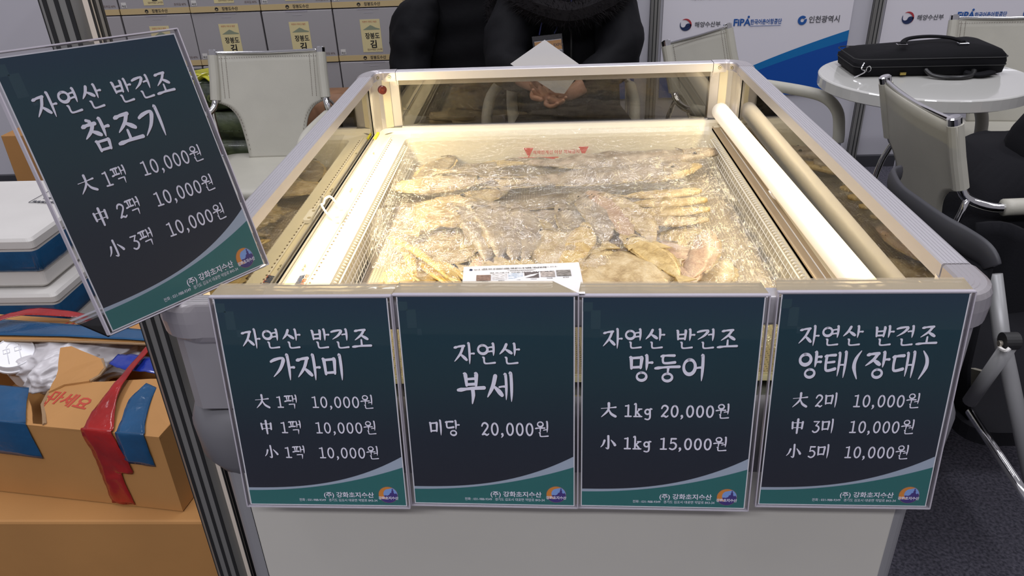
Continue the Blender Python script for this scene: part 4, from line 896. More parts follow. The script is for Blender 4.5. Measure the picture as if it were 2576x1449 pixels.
# ================================================================== FOAM BOXES
def foam_box(z0, z1, x1, y0, y1, lidh, label, stamp=False, lw=.55):
    t = thing('foam_box', label, 'box', ((x1 - lw / 2), (y0 + y1) / 2, z0), 'blue taped foam boxes'); cx = x1 - lw / 2; cy = (y0 + y1) / 2; a = lw / 2; c = (y1 - y0) / 2
    b = B(); loft(b, [rrect(cx, cy, a - q, c - q, .013, z, 4) for q, z in ((.016, z0), (.006, z0 + .01), (.003, z1 - lidh - .004), (.003, z1 - lidh))]); obj('box_body', b, M_STY, t, smooth=False)
    b = B(); loft(b, [rrect(cx, cy, a - q, c - q, .013, z, 4) for q, z in ((.002, z1 - lidh + .0005), (.0, z1 - lidh + .003), (.0, z1 - .008), (.005, z1), (.03, z1 - .001))]); obj('lid', b, M_STY, t, smooth=False)
    zt = z1 - lidh - .012
    b = B(); ou = [rrect(cx, cy, a - q, c - q, .015, z, 4) for q, z in ((.0035, zt - .052), (.0010, zt - .050), (.0010, zt - .002), (.0018, zt + .006))]; loft(b, ou, cap=False); bmesh.ops.subdivide_edges(b, edges=b.edges, cuts=2); displace(b, .002, 30, 2); obj('blue_tape', b, M_TAPEB, t, smooth=True)
    if stamp:
        q0, q1, q2, q3 = Vector((-1.4850, 1.1750, 0.5510)), Vector((-1.4130, 1.1620, 0.5510)), Vector((-1.4160, 1.2230, 0.5510)), Vector((-1.4760, 1.2710, 0.5510))
        b = B(); tube(b, [q0, q1, q2, q3], .0009, 5, closed=True)
        ex = (q1 - q0).normalized(); ey = Vector((-ex.y, ex.x, 0))
        for r_ in range(5):
            for k in range(9 - r_):
                o_ = q0 + ex * (.012 + k * .013 + r_ * .011) + ey * (.010 + r_ * .028); box(b, o_, (.009, .010, .0006))
        obj('origin_stamp', b, mat('stamp_grey', (.10, .10, .11), .6), t)
    return t
foam_box(.405, .549, -1.328, .925, 1.365, .030, 'topmost white foam box with a blue tape band and grey stamp on its lid', True)
foam_box(.205, .402, -1.300, .900, 1.38, .026, 'middle foam box under the stamped one, bright blue tape round its rim')
foam_box(.0, .203, -1.30, .90, 1.38, .026, 'lowest foam box of the stack, on the floor behind the torn carton')

# ================================================================== TORN CARTON WITH RED TAPE, LOWER CARTON
lc = thing('brown_carton', 'large plain brown carton on the floor under the red-taped one', 'carton', (-1.0, .5, 0))
obj('carton_body', bx(-1.55, -.665, .262, .72, 0, .247), M_CARD, lc, bevel=.006)
obj('flap_seam', bx(-1.55, -.665, .488, .493, .2472, .2482), M_CARD2, lc)
tc_ = thing('torn_carton', 'torn brown fruit carton with blue and red tape and a crumpled bag inside', 'carton', (-1.0, .5, .248))
YW = R(-8); A0 = Vector((-.735, .287, .25)); exx = Vector((math.cos(YW), math.sin(YW), 0)); eyy = Vector((-math.sin(YW), math.cos(YW), 0)); CWd, CDp, CHt = .66, .37, .183
def cp(u, v, z): return A0 - exx * u + eyy * v + Vector((0, 0, z))    # u leftwards from the near right corner, v backwards
def wall(nm, u0, u1, v0, v1, z0, z1):
    b = B(); loft(b, [[cp(u0, v0, z), cp(u1, v0, z), cp(u1, v1, z), cp(u0, v1, z)] for z in (z0, z1)]); return obj(nm, b, M_CARD, tc_)
wall('front_wall', 0, CWd, 0, .005, 0, CHt); wall('rear_wall', 0, CWd, CDp - .005, CDp, 0, CHt); wall('side_wall', 0, .005, .005, CDp - .005, 0, CHt); wall('side_wall', CWd - .005, CWd, .005, CDp - .005, 0, CHt); wall('carton_floor', .005, CWd - .005, .005, CDp - .005, 0, .006)
def flap(nm, pts, m=M_CARD, th=.0045, seed=1, amp=.003, par=None, cuts=2):
    b = B(); P_ = [cp(*p) for p in pts]; slab(b, P_, (0, 0, -th)); bmesh.ops.triangulate(b, faces=b.faces); bmesh.ops.subdivide_edges(b, edges=b.edges, cuts=cuts, use_grid_fill=True); displace(b, amp, 18, seed); return obj(nm, b, m, par or tc_)
Z = CHt
fr = flap('front_flap', [(0, 0, Z), (.238, 0, Z), (.262, .025, Z + .004), (.28, .05, Z + .006), (.29, .09, Z + .012), (.27, .115, Z + .016), (.16, .135, Z + .018), (.08, .150, Z + .016), (.02, .150, Z + .012), (.0, .10, Z + .004)])
flap('torn_flap', [(.29, .085, Z + .014), (.31, .14, Z + .026), (.345, .200, Z + .038), (.325, .208, Z + .040), (.245, .188, Z + .026), (.225, .165, Z + .021), (.22, .140, Z + .021), (.225, .120, Z + .021), (.27, .105, Z + .019)], seed=3, amp=.004)
rw = flap('rear_flap', [(0, CDp, Z), (CWd, CDp, Z), (CWd, CDp - .115, Z + .004), (.42, CDp - .100, Z + .010), (.30, CDp - .095, Z + .012), (.10, CDp - .085, Z + .012), (0, CDp - .09, Z + .004)], seed=5)
lf_ = flap('left_flap', [(.262, 0, Z), (CWd, 0, Z), (CWd, .12, Z + .003), (.60, .105, Z + .006), (.44, .085, Z + .006), (.36, .10, Z + .006), (.305, .05, Z + .004), (.278, .02, Z + .003)], seed=6)
flap('corner_flap', [(0, .10, Z), (.0, .23, Z), (.07, .21, Z + .004), (.09, .16, Z + .004), (.03, .14, Z + .006)], seed=8)
# raw corrugated edges along the tears
b = B(); tube(b, [cp(*p) for p in ((.245, .190, Z + .024), (.223, .166, Z + .019), (.218, .142, Z + .019), (.225, .122, Z + .019))], .0038, 6); tube(b, [cp(*p) for p in ((CWd, CDp - .117, Z + .002), (.42, CDp - .103, Z + .008), (.30, CDp - .098, Z + .010), (.10, CDp - .088, Z + .010))], .0035, 6); tube(b, [cp(*p) for p in ((.24, .004, Z + .001), (.262, .03, Z + .003), (.285, .055, Z + .005), (.294, .09, Z + .01))], .004, 6); displace(b, .002, 60, 2)
obj('torn_edge', b, M_CARD2, tc_)
# tapes
def tape(nm, m, L_, R_, lift=.0012, seed=1, amp=.0012, n=6):
    a_ = smooth_path([cp(*p) + Vector((0, 0, lift)) - eyy * (lift if p[2] < Z - .002 else 0) for p in L_], n); c_ = smooth_path([cp(*p) + Vector((0, 0, lift)) - eyy * (lift if p[2] < Z - .002 else 0) for p in R_], n)
    b = B(); N = min(len(a_), len(c_)); k6 = 6; V = [[b.verts.new(a_[i].lerp(c_[i], j / k6)) for j in range(k6 + 1)] for i in range(N)]
    for i in range(N - 1):
        for j in range(k6): b.faces.new((V[i][j], V[i][j + 1], V[i + 1][j + 1], V[i + 1][j]))
    displace(b, amp, 55, seed); return obj(nm, b, m, tc_, smooth=True, solid=.0012)
f_ = -.0018
tape('red_tape', M_TAPER, [(.168, .27, Z + .036), (.162, .17, Z + .032), (.158, .10, Z + .026), (.160, .045, Z + .014), (.156, .006, Z + .004), (.158, f_, Z - .004), (.150, f_, Z * .62), (.150, f_, Z * .30), (.150, f_, .004)], [(.156, .27, Z + .036), (.147, .165, Z + .031), (.136, .095, Z + .026), (.116, .045, Z + .014), (.095, .006, Z + .004), (.094, f_, Z - .004), (.078, f_, Z * .50), (.104, f_, Z * .46), (.100, f_, .004)], amp=.0025)
tape('blue_tape', M_TAPEB, [(.105, .130, Z + .018), (.110, .080, Z + .014), (.095, .03, Z + .005), (.088, .004, Z + .002), (.088, f_, Z - .004), (.086, f_, Z * .62)], [(.08, .125, Z + .012), (.066, .080, Z + .010), (.045, .03, Z + .005), (.030, .004, Z + .002), (.028, f_, Z - .004), (.026, f_, Z * .60)], seed=3, amp=.002)
tape('blue_tape', M_TAPEB, [(.60, .10, Z + .008), (.60, .05, Z + .006), (.595, .004, Z + .002), (.595, f_, Z - .004), (.58, f_, Z * .60)], [(.345, .095, Z + .010), (.315, .05, Z + .007), (.280, .004, Z + .002), (.275, f_, Z - .004), (.268, f_, Z * .56)], seed=5)
tape('blue_tape', M_TAPEB, [(CWd, CDp - .03, Z + .006), (.45, CDp - .04, Z + .012), (.25, CDp - .045, Z + .014), (.02, CDp - .05, Z + .012)], [(CWd, CDp - .105, Z + .007), (.45, CDp - .095, Z + .013), (.25, CDp - .090, Z + .015), (.02, CDp - .085, Z + .013)], seed=7)
tape('blue_tape', mat('deep_blue_tape', (.010, .030, .26), .2, bump=.7, bscale=40, coat=.5), [(.225, .215, Z + .022), (.18, .212, Z + .024), (.12, .21, Z + .020), (.06, .20, Z + .012)], [(.222, .180, Z + .021), (.18, .165, Z + .022), (.12, .165, Z + .018), (.06, .165, Z + .010)], seed=9, amp=.003)
tape('red_tape', M_TAPER, [(.66, CDp - .09, Z + .020), (.60, CDp - .05, Z + .028), (.54, CDp - .01, Z + .030), (.46, CDp + .0, Z + .022), (.40, CDp + .0, Z + .012)], [(.66, CDp - .115, Z + .018), (.60, CDp - .08, Z + .026), (.55, CDp - .045, Z + .030), (.46, CDp - .025, Z + .022), (.39, CDp - .012, Z + .012)], seed=11)
def flap_text(s, p0, p1, size, bold, up, tgt):
    a_ = cp(*p0); c_ = cp(*p1); ex = (c_ - a_).normalized(); ez = (ex.cross(Vector(up))).normalized(); ey = ez.cross(ex); M = Matrix((ex, ey, ez)).transposed().to_4x4(); M.translation = a_ + ez * .0030; o = obj('red_print', text_bm(s, size, 'LEFT', bold, 1.0, M=M), M_REDINK, tc_); w_ = o.modifiers.new('wrap', 'SHRINKWRAP'); w_.target = tgt; w_.wrap_method = 'NEAREST_SURFACEPOINT'; w_.wrap_mode = 'ABOVE_SURFACE'; w_.offset = .0007
eU = eyy * 1.0 + Vector((0, 0, .10))
flap_text('마세요', (.284, .072, Z + .018), (.195, .060, Z + .018), .036, .0010, eU, fr)
flap_text('마', (.42, .082, Z + .014), (.36, .082, Z + .012), .03, .0012, eU, lf_)
flap_text('지', (.30, .06, Z + .014), (.28, .06, Z + .014), .03, .001, eU, fr)
flap_text('신선해요', (.47, CDp - .035, Z + .018), (.25, CDp - .045, Z + .018), .040, .001, eyy, rw)
flap_text('세요', (.12, CDp - .025, Z + .018), (.02, CDp - .03, Z + .018), .045, .001, eyy, rw)
# take-away cup lid
cup = thing('takeaway_cup', 'white take-away cup with a raised sip lid inside the torn carton', 'cup', (-1.19, .56, .30))
q_ = Vector((.22, -.34, .92)).to_track_quat('Z', 'Y').to_matrix(); cc = Vector((.012, -.012, .012)) + Vector((-1.2230, 0.6100, 0.4050))
b = B(); loft(b, [[cc + q_ @ Vector((r_ * math.cos(2 * PI * k / 40), r_ * math.sin(2 * PI * k / 40), z)) for k in range(40)] for r_, z in ((.026, -.095), (.036, -.014))]); obj('cup_body', b, M_PAPER, cup, smooth=False)
b = B(); loft(b, [[cc + q_ @ Vector((r_ * math.cos(2 * PI * k / 40), r_ * math.sin(2 * PI * k / 40), z)) for k in range(40)] for r_, z in ((.0455, -.014), (.0475, -.012), (.0475, -.007), (.0445, -.006), (.0425, .004), (.0415, .0065), (.0403, .0065), (.0392, .0045))]); lid = obj('cup_lid', b, mat('lid_white', (.78, .78, .80), .3), cup, smooth=False)
b = B()
ln = [(-.012, -.029), (-.012, .018), (-.006, .026), (.006, .026), (.012, .018), (.012, -.029)]
tube(b, [cc + q_ @ Vector((x, y, .005)) for x, y in ln], .0009, 6)
for ox in (-.019, .003):
    tube(b, [cc + q_ @ Vector((x, y, .0052)) for x, y in ((ox, .002), (ox + .012, .002), (ox + .012, .013), (ox, .013))], .0009, 6, closed=True)
obj('lid_relief', b, mat('lid_white', (0, 0, 0)), lid, smooth=True)
# crumpled white bag
pb2 = thing('plastic_bag', 'crumpled white plastic bag stuffed in the torn carton', 'bag', (-1.02, .52, .28))
bm = B(); bmesh.ops.create_icosphere(bm, subdivisions=6, radius=1)
c1 = Vector((-1.0950, 0.6520, 0.3900)); c2 = Vector((-1.1110, 0.5650, 0.4000))
for v in bm.verts:
    p = v.co.copy(); ridge = 0
    for k, (s_, a_) in enumerate(((1.3, .20), (2.6, .13), (5.2, .03))):
        n_ = noise.noise(p * s_ + Vector((k * 9, 3, 1))); ridge += (1 - abs(n_) * 2) * a_
    rr = .80 + ridge
    v.co = Vector((c1.x + .0 + p.x * rr * .135 - .035 * max(0, -p.y), c1.y + p.y * rr * .098, .375 + p.z * rr * .062))
obj('bag_body', bm, M_BAG, pb2, smooth=True)
bm = B(); bmesh.ops.create_icosphere(bm, subdivisions=5, radius=1)
for v in bm.verts:
    p = v.co.copy(); ridge = 0
    for k, (s_, a_) in enumerate(((1.4, .20), (2.8, .12), (5.4, .03))):
        n_ = noise.noise(p * s_ + Vector((k * 5, 13, 7))); ridge += (1 - abs(n_) * 2) * a_
    rr = .78 + ridge; v.co = Vector((c2.x + .03 + p.x * rr * .065 + p.y * .03, c2.y + p.y * rr * .060, .385 + p.z * rr * .042))
obj('bag_knot', bm, M_BAG, pb2, smooth=True)

# ================================================================== BLACK FOLDING CHAIR BESIDE THE CHILLER
fc = thing('folding_chair', 'black folding chair with grey tube legs right beside the chiller', 'chair', (.85, .6, 0))
rim = [Vector(p) for p in ((0.7180, 0.7590, 0.7350), (0.6910, 0.7300, 0.7350), (0.6690, 0.6380, 0.7350), (0.6710, 0.5580, 0.7350), (0.6790, 0.4790, 0.7350), (0.6940, 0.4240, 0.7350), (0.7020, 0.3740, 0.7350), (0.7080, 0.3570, 0.7200))]
b = B(); tube(b, smooth_path(rim, 6), [.010 + .004 * math.sin(PI * i / (6 * 7)) for i in range(6 * 7 + 1)], 10, flat=(.7, 1.9)); obj('back_rim', b, mat('matt_black_plastic', (.040, .040, .046), .5), fc, smooth=True)
b = B(); P_ = smooth_path(rim[1:], 4); V0 = [b.verts.new(p) for p in P_]; V1 = [b.verts.new(p + Vector((.012, 0, -.20))) for p in P_]; V2 = [b.verts.new(p + Vector((.05, 0, -.36))) for p in P_]
for i in range(len(P_) - 1): b.faces.new((V0[i], V0[i + 1], V1[i + 1], V1[i])); b.faces.new((V1[i], V1[i + 1], V2[i + 1], V2[i]))
obj('back_sling', b, M_COAT, fc, smooth=True, solid=.006)
M_LEGT = mat('grey_tube', (.30, .30, .30), .42, .3)
b = B(); loft(b, [rrect(.93, .58, .20, .26, .05, z, 5) for z in (.375, .405)]); obj('seat', b, M_COAT, fc)
LG = lambda pts, r, nm='leg', m=None: obj(nm, tube(B(), pts, r, 12), m or M_LEGT, fc, smooth=True)
LG([(0.7350, 0.3900, 0.6890), (0.7500, 0.3440, 0.5910), (0.8000, 0.2230, 0.3630)], .0135)
LG([(0.7350, 0.3000, 0.6010), (0.7350, 0.3520, 0.4510)], .0125, 'brace')
LG([(0.7000, 0.2910, 0.4750), (0.7000, 0.0990, 0.4550)], .0075, 'stretcher', M_CHROME)
LG([(.80, .80, .40), (.86, .82, .0)], .0125); LG([(1.10, .36, .38), (1.12, .30, .0)], .0125); LG([(1.10, .82, .38), (1.12, .86, .0)], .0125)
c = Vector((0.7350, 0.3010, 0.6120)); b = B(); disc(b, c, .0145, .024, 'x', 18); jt = obj('hinge', b, M_BLACK, fc); b = B(); disc(b, c + Vector((-.017, -.004, -.002)), .005, .005, 'x', 12); obj('rivet', b, M_SCREW, jt)
b = B(); tube(b, smooth_path([(0.7220, 0.3040, 0.6070), (0.7180, 0.2940, 0.6040), (0.7180, 0.2780, 0.6080), (0.7220, 0.2770, 0.6140)], 5), .003, 6); obj('safety_clip', b, M_WHITEP, fc)
b = B(); loft(b, [[Vector(p) + Vector((d, 0, 0)) for p in ((0.7600, 0.4140, 0.4230), (0.7600, 0.4340, 0.4540), (0.7600, 0.4210, 0.4760), (0.7600, 0.3820, 0.4950), (0.7600, 0.3820, 0.4510))] for d in (0, .012)]); obj('side_bracket', b, mat('beige_bracket', (.28, .26, .21), .5), fc)

# ================================================================== FISH IN THE CHILLER
def fishmat(nm, c1, c2, c3, sc=28):
    m = bpy.data.materials.new(nm); m.use_nodes = True; nt = m.node_tree; p = nt.nodes['Principled BSDF']; p.inputs['Roughness'].default_value = .36; p.inputs['Coat Weight'].default_value = .35; p.inputs['Coat Roughness'].default_value = .2; p.inputs['Subsurface Weight'].default_value = .0
    tc = nt.nodes.new('ShaderNodeTexCoord'); n = nt.nodes.new('ShaderNodeTexNoise'); n.inputs['Scale'].default_value = sc; n.inputs['Detail'].default_value = 8; n.inputs['Roughness'].default_value = .7; nt.links.new(tc.outputs['Object'], n.inputs[0])
    r = nt.nodes.new('ShaderNodeValToRGB'); e = r.color_ramp.elements; e[0].position = .33; e[0].color = (*c1, 1); e[1].position = .68; e[1].color = (*c3, 1); q = e.new(.5); q.color = (*c2, 1); nt.links.new(n.outputs[0], r.inputs[0]); nt.links.new(r.outputs[0], p.inputs['Base Color'])
    v = nt.nodes.new('ShaderNodeTexVoronoi'); v.inputs['Scale'].default_value = 240; nt.links.new(tc.outputs['Object'], v.inputs[0]); b = nt.nodes.new('ShaderNodeBump'); b.inputs['Strength'].default_value = .9; b.inputs['Distance'].default_value = .0025; w = nt.nodes.new('ShaderNodeTexNoise'); w.inputs['Scale'].default_value = 70; w.inputs['Detail'].default_value = 6; w.inputs['Distortion'].default_value = 1.5; wm = nt.nodes.new('ShaderNodeMapping'); wm.inputs['Scale'].default_value = (1.6, .5, 1); nt.links.new(tc.outputs['Object'], wm.inputs[0]); nt.links.new(wm.outputs[0], w.inputs['Vector']); ml = nt.nodes.new('ShaderNodeMath'); ml.operation = 'MULTIPLY_ADD'; ml.inputs[1].default_value = .3; nt.links.new(v.outputs[0], ml.inputs[0]); nt.links.new(w.outputs[0], ml.inputs[2]); nt.links.new(ml.outputs[0], b.inputs['Height']); nt.links.new(b.outputs[0], p.inputs['Normal']); return m
FM = {'grey': fishmat('skin_grey', (.19, .145, .10), (.35, .28, .20), (.52, .44, .33)), 'yellow': fishmat('skin_yellow', (.28, .18, .06), (.50, .36, .15), (.68, .54, .28)),
      'pale': fishmat('skin_pale', (.26, .17, .075), (.48, .36, .19), (.64, .53, .34), 34), 'pink': fishmat('skin_pink', (.34, .20, .12), (.46, .31, .20), (.56, .42, .28)),
      'gold': fishmat('skin_gold', (.42, .25, .05), (.60, .41, .11), (.74, .56, .22), 40), 'dark': fishmat('skin_dark', (.12, .085, .05), (.24, .18, .11), (.40, .32, .20))}
M_FIN = mat('dried_fin', (.56, .42, .20), .4, bump=.8, bscale=90, var=.3, vscale=60); M_EYE = mat('fish_eye', (.02, .018, .015), .15); M_BLOOD = mat('gill_red', (.50, .06, .04), .4)
def fish(kind, x, y, z, L, Wd, H, yaw, col, bend=0, label='', group=None, tilt=0, roll=0, name='dried_fish'):
    """kind: 'flat' = flounder, 'long' = round-bodied dried fish, 'strip' = thin split fish.  Local: head at +x"""
    t = thing(name, label, 'fish', (0, 0, 0), group); m = FM[col]; n = 22; rings = []; seg = 16
    def prof(u):
        if kind == 'flat': return max(.02, (math.sin(PI * min(1, u * 1.04)) ** .72)) * (1 if u < .9 else 1)
        if kind == 'strip': return .35 + .65 * math.sin(PI * u) ** .6
        return max(.06, (1 - (2 * u - 1.12) ** 2 * (.82 if u < .56 else 1.05)) ** .7 if abs(2 * u - 1.12) < 1.1 else .06)
    def cx(u): return Vector(((u - .5) * L, bend * ((2 * u - 1) ** 2 - .3), 0))
    for i in range(n + 1):
        u = i / n; w = prof(u) * Wd / 2; h = H / 2 * (prof(u) ** .6); c = cx(u); rings.append([c + Vector((0, w * math.cos(2 * PI * k / seg), max(-h * .5, h * math.sin(2 * PI * k / seg) + h * .18 * math.sin(k * 2.1 + u * 9)))) for k in range(seg)])
    b = B(); loft(b, rings); displace(b, Wd * .055, 26, x * 7 + y); displace(b, Wd * .018, 120, x); obj('body', b, m, t, smooth=True)
    # tail
    c = cx(0); tw = Wd * (.36 if kind == 'flat' else .55); tl = L * (.15 if kind != 'strip' else .12); b = B()
    slab(b, [c + Vector((.004, -tw * .16, 0)), c + Vector((.004, tw * .16, 0)), c + Vector((-tl, tw * .55, .002)), c + Vector((-tl * .86, tw * .2, .003)), c + Vector((-tl * .85, -tw * .2, .001)), c + Vector((-tl, -tw * .55, .003))], (0, 0, .0016)); obj('tail_fin', b, M_FIN, t)
    # fringe fins along both edges
    if kind != 'strip':
        for s in (-1, 1):
            b = B(); pts = []; po = []
            for i in range(4, n - 3):
                u = i / n; w = prof(u) * Wd / 2; c = cx(u); pts.append(c + Vector((0, s * w * .96, 0))); po.append(c + Vector((-.004, s * (w + Wd * (.085 if kind == 'flat' else .05) * (1 + .35 * math.sin(i * 2.3))), .001)))
            va = [b.verts.new(p) for p in pts]; vb = [b.verts.new(p) for p in po]
            for i in range(len(pts) - 1): b.faces.new((va[i], va[i + 1], vb[i + 1], vb[i]))
            obj('edge_fin', b, M_FIN, t, solid=.0010)
        b = B(); hx = cx(.90); hs = Wd * .045
        for s in ((-1, 1) if kind != 'flat' else (.2, .8)):
            bm2 = B(); bmesh.ops.create_icosphere(bm2, subdivisions=2, radius=max(.0022, hs)); bmesh.ops.translate(bm2, verts=bm2.verts, vec=hx + Vector((-.01, s * Wd * .16, H * .30))); merge(b, bm2)
        obj('eye', b, M_EYE, t, smooth=True)
        b = B(); tube(b, [cx(.80) + Vector((.010 * math.sin(PI * k / 8), Wd * .34 * (k / 4 - 1), H * .5 * (1 - .25 * abs(k / 4 - 1)))) for k in range(9)], .0011, 5); obj('gill_line', b, FM['dark'], t)
    else:
        b = B(); tube(b, [cx(.05 + .9 * k / 10) + Vector((0, Wd * .12 * math.sin(k), H * .5)) for k in range(11)], Wd * .07, 6); obj('back_ridge', b, FM['gold'], t, smooth=True)
    t.rotation_euler = (R(roll), R(tilt), R(yaw)); t.location = (x, y, z + H * .3); return t
ZF = .606
FL_ = [  # kind, px, py, L, W, H, yaw, colour, bend, label
('flat', -0.237, 0.750, 0.670, 0.226, 0.144, 0.016, 65, 'yellow', 0.01, 'broad yellow flounder under film left of the grey fish row'),
('flat', -0.279, 0.910, 0.670, 0.271, 0.086, 0.022, 8, 'pale', 0.01, 'long pale fish under film at the rear left of the basket'),
('flat', -0.220, 0.580, 0.655, 0.181, 0.103, 0.012, -20, 'pale', 0.0, 'thin pale flatfish behind the yellow strip fish'),
('long', -0.159, 0.631, 0.670, 0.282, 0.071, 0.026, 108, 'grey', 0.03, 'grey dried fish, leftmost of the overlapping row in the middle'),
('long', -0.130, 0.627, 0.680, 0.282, 0.069, 0.026, 106, 'grey', 0.03, 'grey dried fish, second from the left in the middle row'),
('long', -0.099, 0.615, 0.680, 0.282, 0.069, 0.026, 102, 'grey', 0.02, 'grey dried fish in the centre of the middle row'),
('long', -0.067, 0.614, 0.680, 0.271, 0.067, 0.024, 98, 'grey', 0.02, 'grey dried fish, fourth from the left in the middle row'),
('long', -0.040, 0.596, 0.670, 0.249, 0.063, 0.022, 92, 'pale', 0.02, 'pale dried fish at the right end of the middle row'),
('flat', -0.083, 1.008, 0.670, 0.339, 0.115, 0.025, 4, 'dark', 0, 'dark brown fish at the rear centre below the red sticker'),
('flat', -0.102, 0.953, 0.660, 0.294, 0.092, 0.022, -3, 'dark', 0, 'dark fish lying in front of the rear centre one'),
('long', 0.159, 0.993, 0.690, 0.475, 0.098, 0.029, 6, 'grey', 0.02, 'very long grey fish nearest the rear rim'),
('long', 0.123, 0.898, 0.685, 0.407, 0.092, 0.029, 12, 'grey', 0.02, 'long grey fish in front of the one by the rear rim'),
('long', 0.235, 0.918, 0.680, 0.249, 0.069, 0.022, 20, 'yellow', 0.02, 'yellow dried fish at the rear right with crinkled tail'),
('long', 0.082, 0.678, 0.680, 0.26, 0.063, 0.024, 100, 'grey', 0.02, 'brown-grey fish, left of the upright group right of centre'),
('long', 0.118, 0.674, 0.685, 0.271, 0.06, 0.024, 104, 'pink', 0.02, 'pinkish grey fish in the upright group right of centre'),
('long', 0.152, 0.651, 0.690, 0.26, 0.057, 0.024, 108, 'pale', 0.02, 'pale fish at the right of the upright group'),
('long', 0.233, 0.771, 0.690, 0.169, 0.037, 0.016, 8, 'yellow', 0.005, 'small yellow fish, rearmost of the ribbed group of four'),
('long', 0.234, 0.721, 0.690, 0.169, 0.037, 0.016, 6, 'yellow', 0.005, 'small yellow fish, second of the ribbed group of four'),
('long', 0.229, 0.672, 0.690, 0.169, 0.037, 0.016, 4, 'yellow', 0.005, 'small yellow fish, third of the ribbed group of four'),
('long', 0.226, 0.636, 0.685, 0.158, 0.037, 0.016, 0, 'pale', 0.005, 'small pale fish, frontmost of the ribbed group of four'),
('flat', 0.246, 0.603, 0.670, 0.147, 0.081, 0.014, 75, 'yellow', 0.02, 'curled yellow fish right of the ribbed group'),
('flat', 0.189, 0.608, 0.660, 0.192, 0.103, 0.014, 40, 'pale', 0.01, 'pale fish half under the folded film edge'),
('strip', -0.293, 0.534, 0.670, 0.192, 0.021, 0.009, 112, 'gold', 0.012, 'golden dried strip fish, leftmost at the front'),
('strip', -0.261, 0.512, 0.680, 0.226, 0.018, 0.009, 128, 'gold', 0.01, 'golden dried strip fish crossing at the front left'),
('strip', -0.239, 0.484, 0.660, 0.169, 0.023, 0.009, 130, 'gold', 0.01, 'short golden strip fish pointing at the leaflet'),
('strip', -0.196, 0.457, 0.665, 0.136, 0.016, 0.007, 115, 'gold', 0.005, 'golden strip fish just left of the leaflet, left one of the pair'),
('strip', -0.180, 0.459, 0.665, 0.136, 0.014, 0.007, 122, 'gold', 0.005, 'golden strip fish just left of the leaflet, right one of the pair'),
('flat', -0.273, 0.484, 0.652, 0.181, 0.103, 0.01, 80, 'yellow', 0, 'flat yellow fish beneath the golden strips'),
('flat', -0.105, 0.509, 0.660, 0.136, 0.098, 0.017, 15, 'pink', 0.0, 'round pink-orange flounder behind the leaflet'),
('flat', -0.006, 0.539, 0.675, 0.192, 0.132, 0.022, 110, 'pale', 0.0, 'cream flounder with a red gill behind the leaflet right corner'),
('flat', 0.055, 0.478, 0.670, 0.215, 0.086, 0.02, 62, 'yellow', -0.02, 'curved yellow fish to the right of the leaflet'),
('flat', 0.126, 0.426, 0.675, 0.237, 0.155, 0.024, 25, 'pale', 0.0, 'largest cream flounder at the front right'),
('long', 0.172, 0.485, 0.685, 0.192, 0.057, 0.02, 115, 'yellow', 0.01, 'yellow dried fish standing behind the largest flounder'),
('flat', 0.217, 0.489, 0.670, 0.192, 0.086, 0.02, 105, 'pink', 0.01, 'pinkish fish with a red spot right of the largest flounder'),
('long', 0.266, 0.502, 0.675, 0.226, 0.057, 0.017, 70, 'pink', 0.01, 'long pink fish, rightmost in the basket'),
('flat', -0.198, 0.842, 0.660, 0.226, 0.081, 0.014, 30, 'pale', 0.01, 'pale fish lying between the flounder and the rear dark fish'),
('long', 0.020, 0.830, 0.660, 0.294, 0.069, 0.022, 25, 'dark', 0.02, 'dark fish at the centre between the two groups'),
('long', 0.032, 0.654, 0.660, 0.271, 0.063, 0.022, 95, 'grey', 0.02, 'grey fish beside the upright group, on its left'),
('flat', 0.001, 0.751, 0.655, 0.249, 0.103, 0.014, 60, 'grey', 0, 'flat grey fish low between the two fish groups'),
('long', -0.349, 0.928, 0.660, 0.249, 0.057, 0.022, -12, 'yellow', 0.01, 'yellowish fish at the far left rear corner'),
('flat', -0.180, 0.622, 0.652, 0.226, 0.138, 0.013, -30, 'yellow', 0, 'round yellow flatfish under the left end of the grey row'),
('long', 0.035, 0.535, 0.680, 0.226, 0.057, 0.019, 75, 'gold', 0.01, 'golden fish with raised fin behind the leaflet right side'),
('flat', 0.101, 0.593, 0.660, 0.203, 0.092, 0.014, 10, 'pink', 0, 'pinkish flatfish under the folded film strip'),
('flat', -0.299, 1.066, 0.660, 0.226, 0.069, 0.014, 70, 'dark', 0, 'thin dark fish upright at the rear left'),
('flat', 0.286, 0.465, 0.652, 0.158, 0.069, 0.009, 60, 'pale', 0.0, 'faint pale fish low in the front right corner'),

]
for (kind, x, y, z, L, Wd, H, yaw, col, bend, lab) in FL_:
    fish(kind, x, y, z, L, Wd, H, yaw, col, bend, lab, 'dried fish in the wire basket')
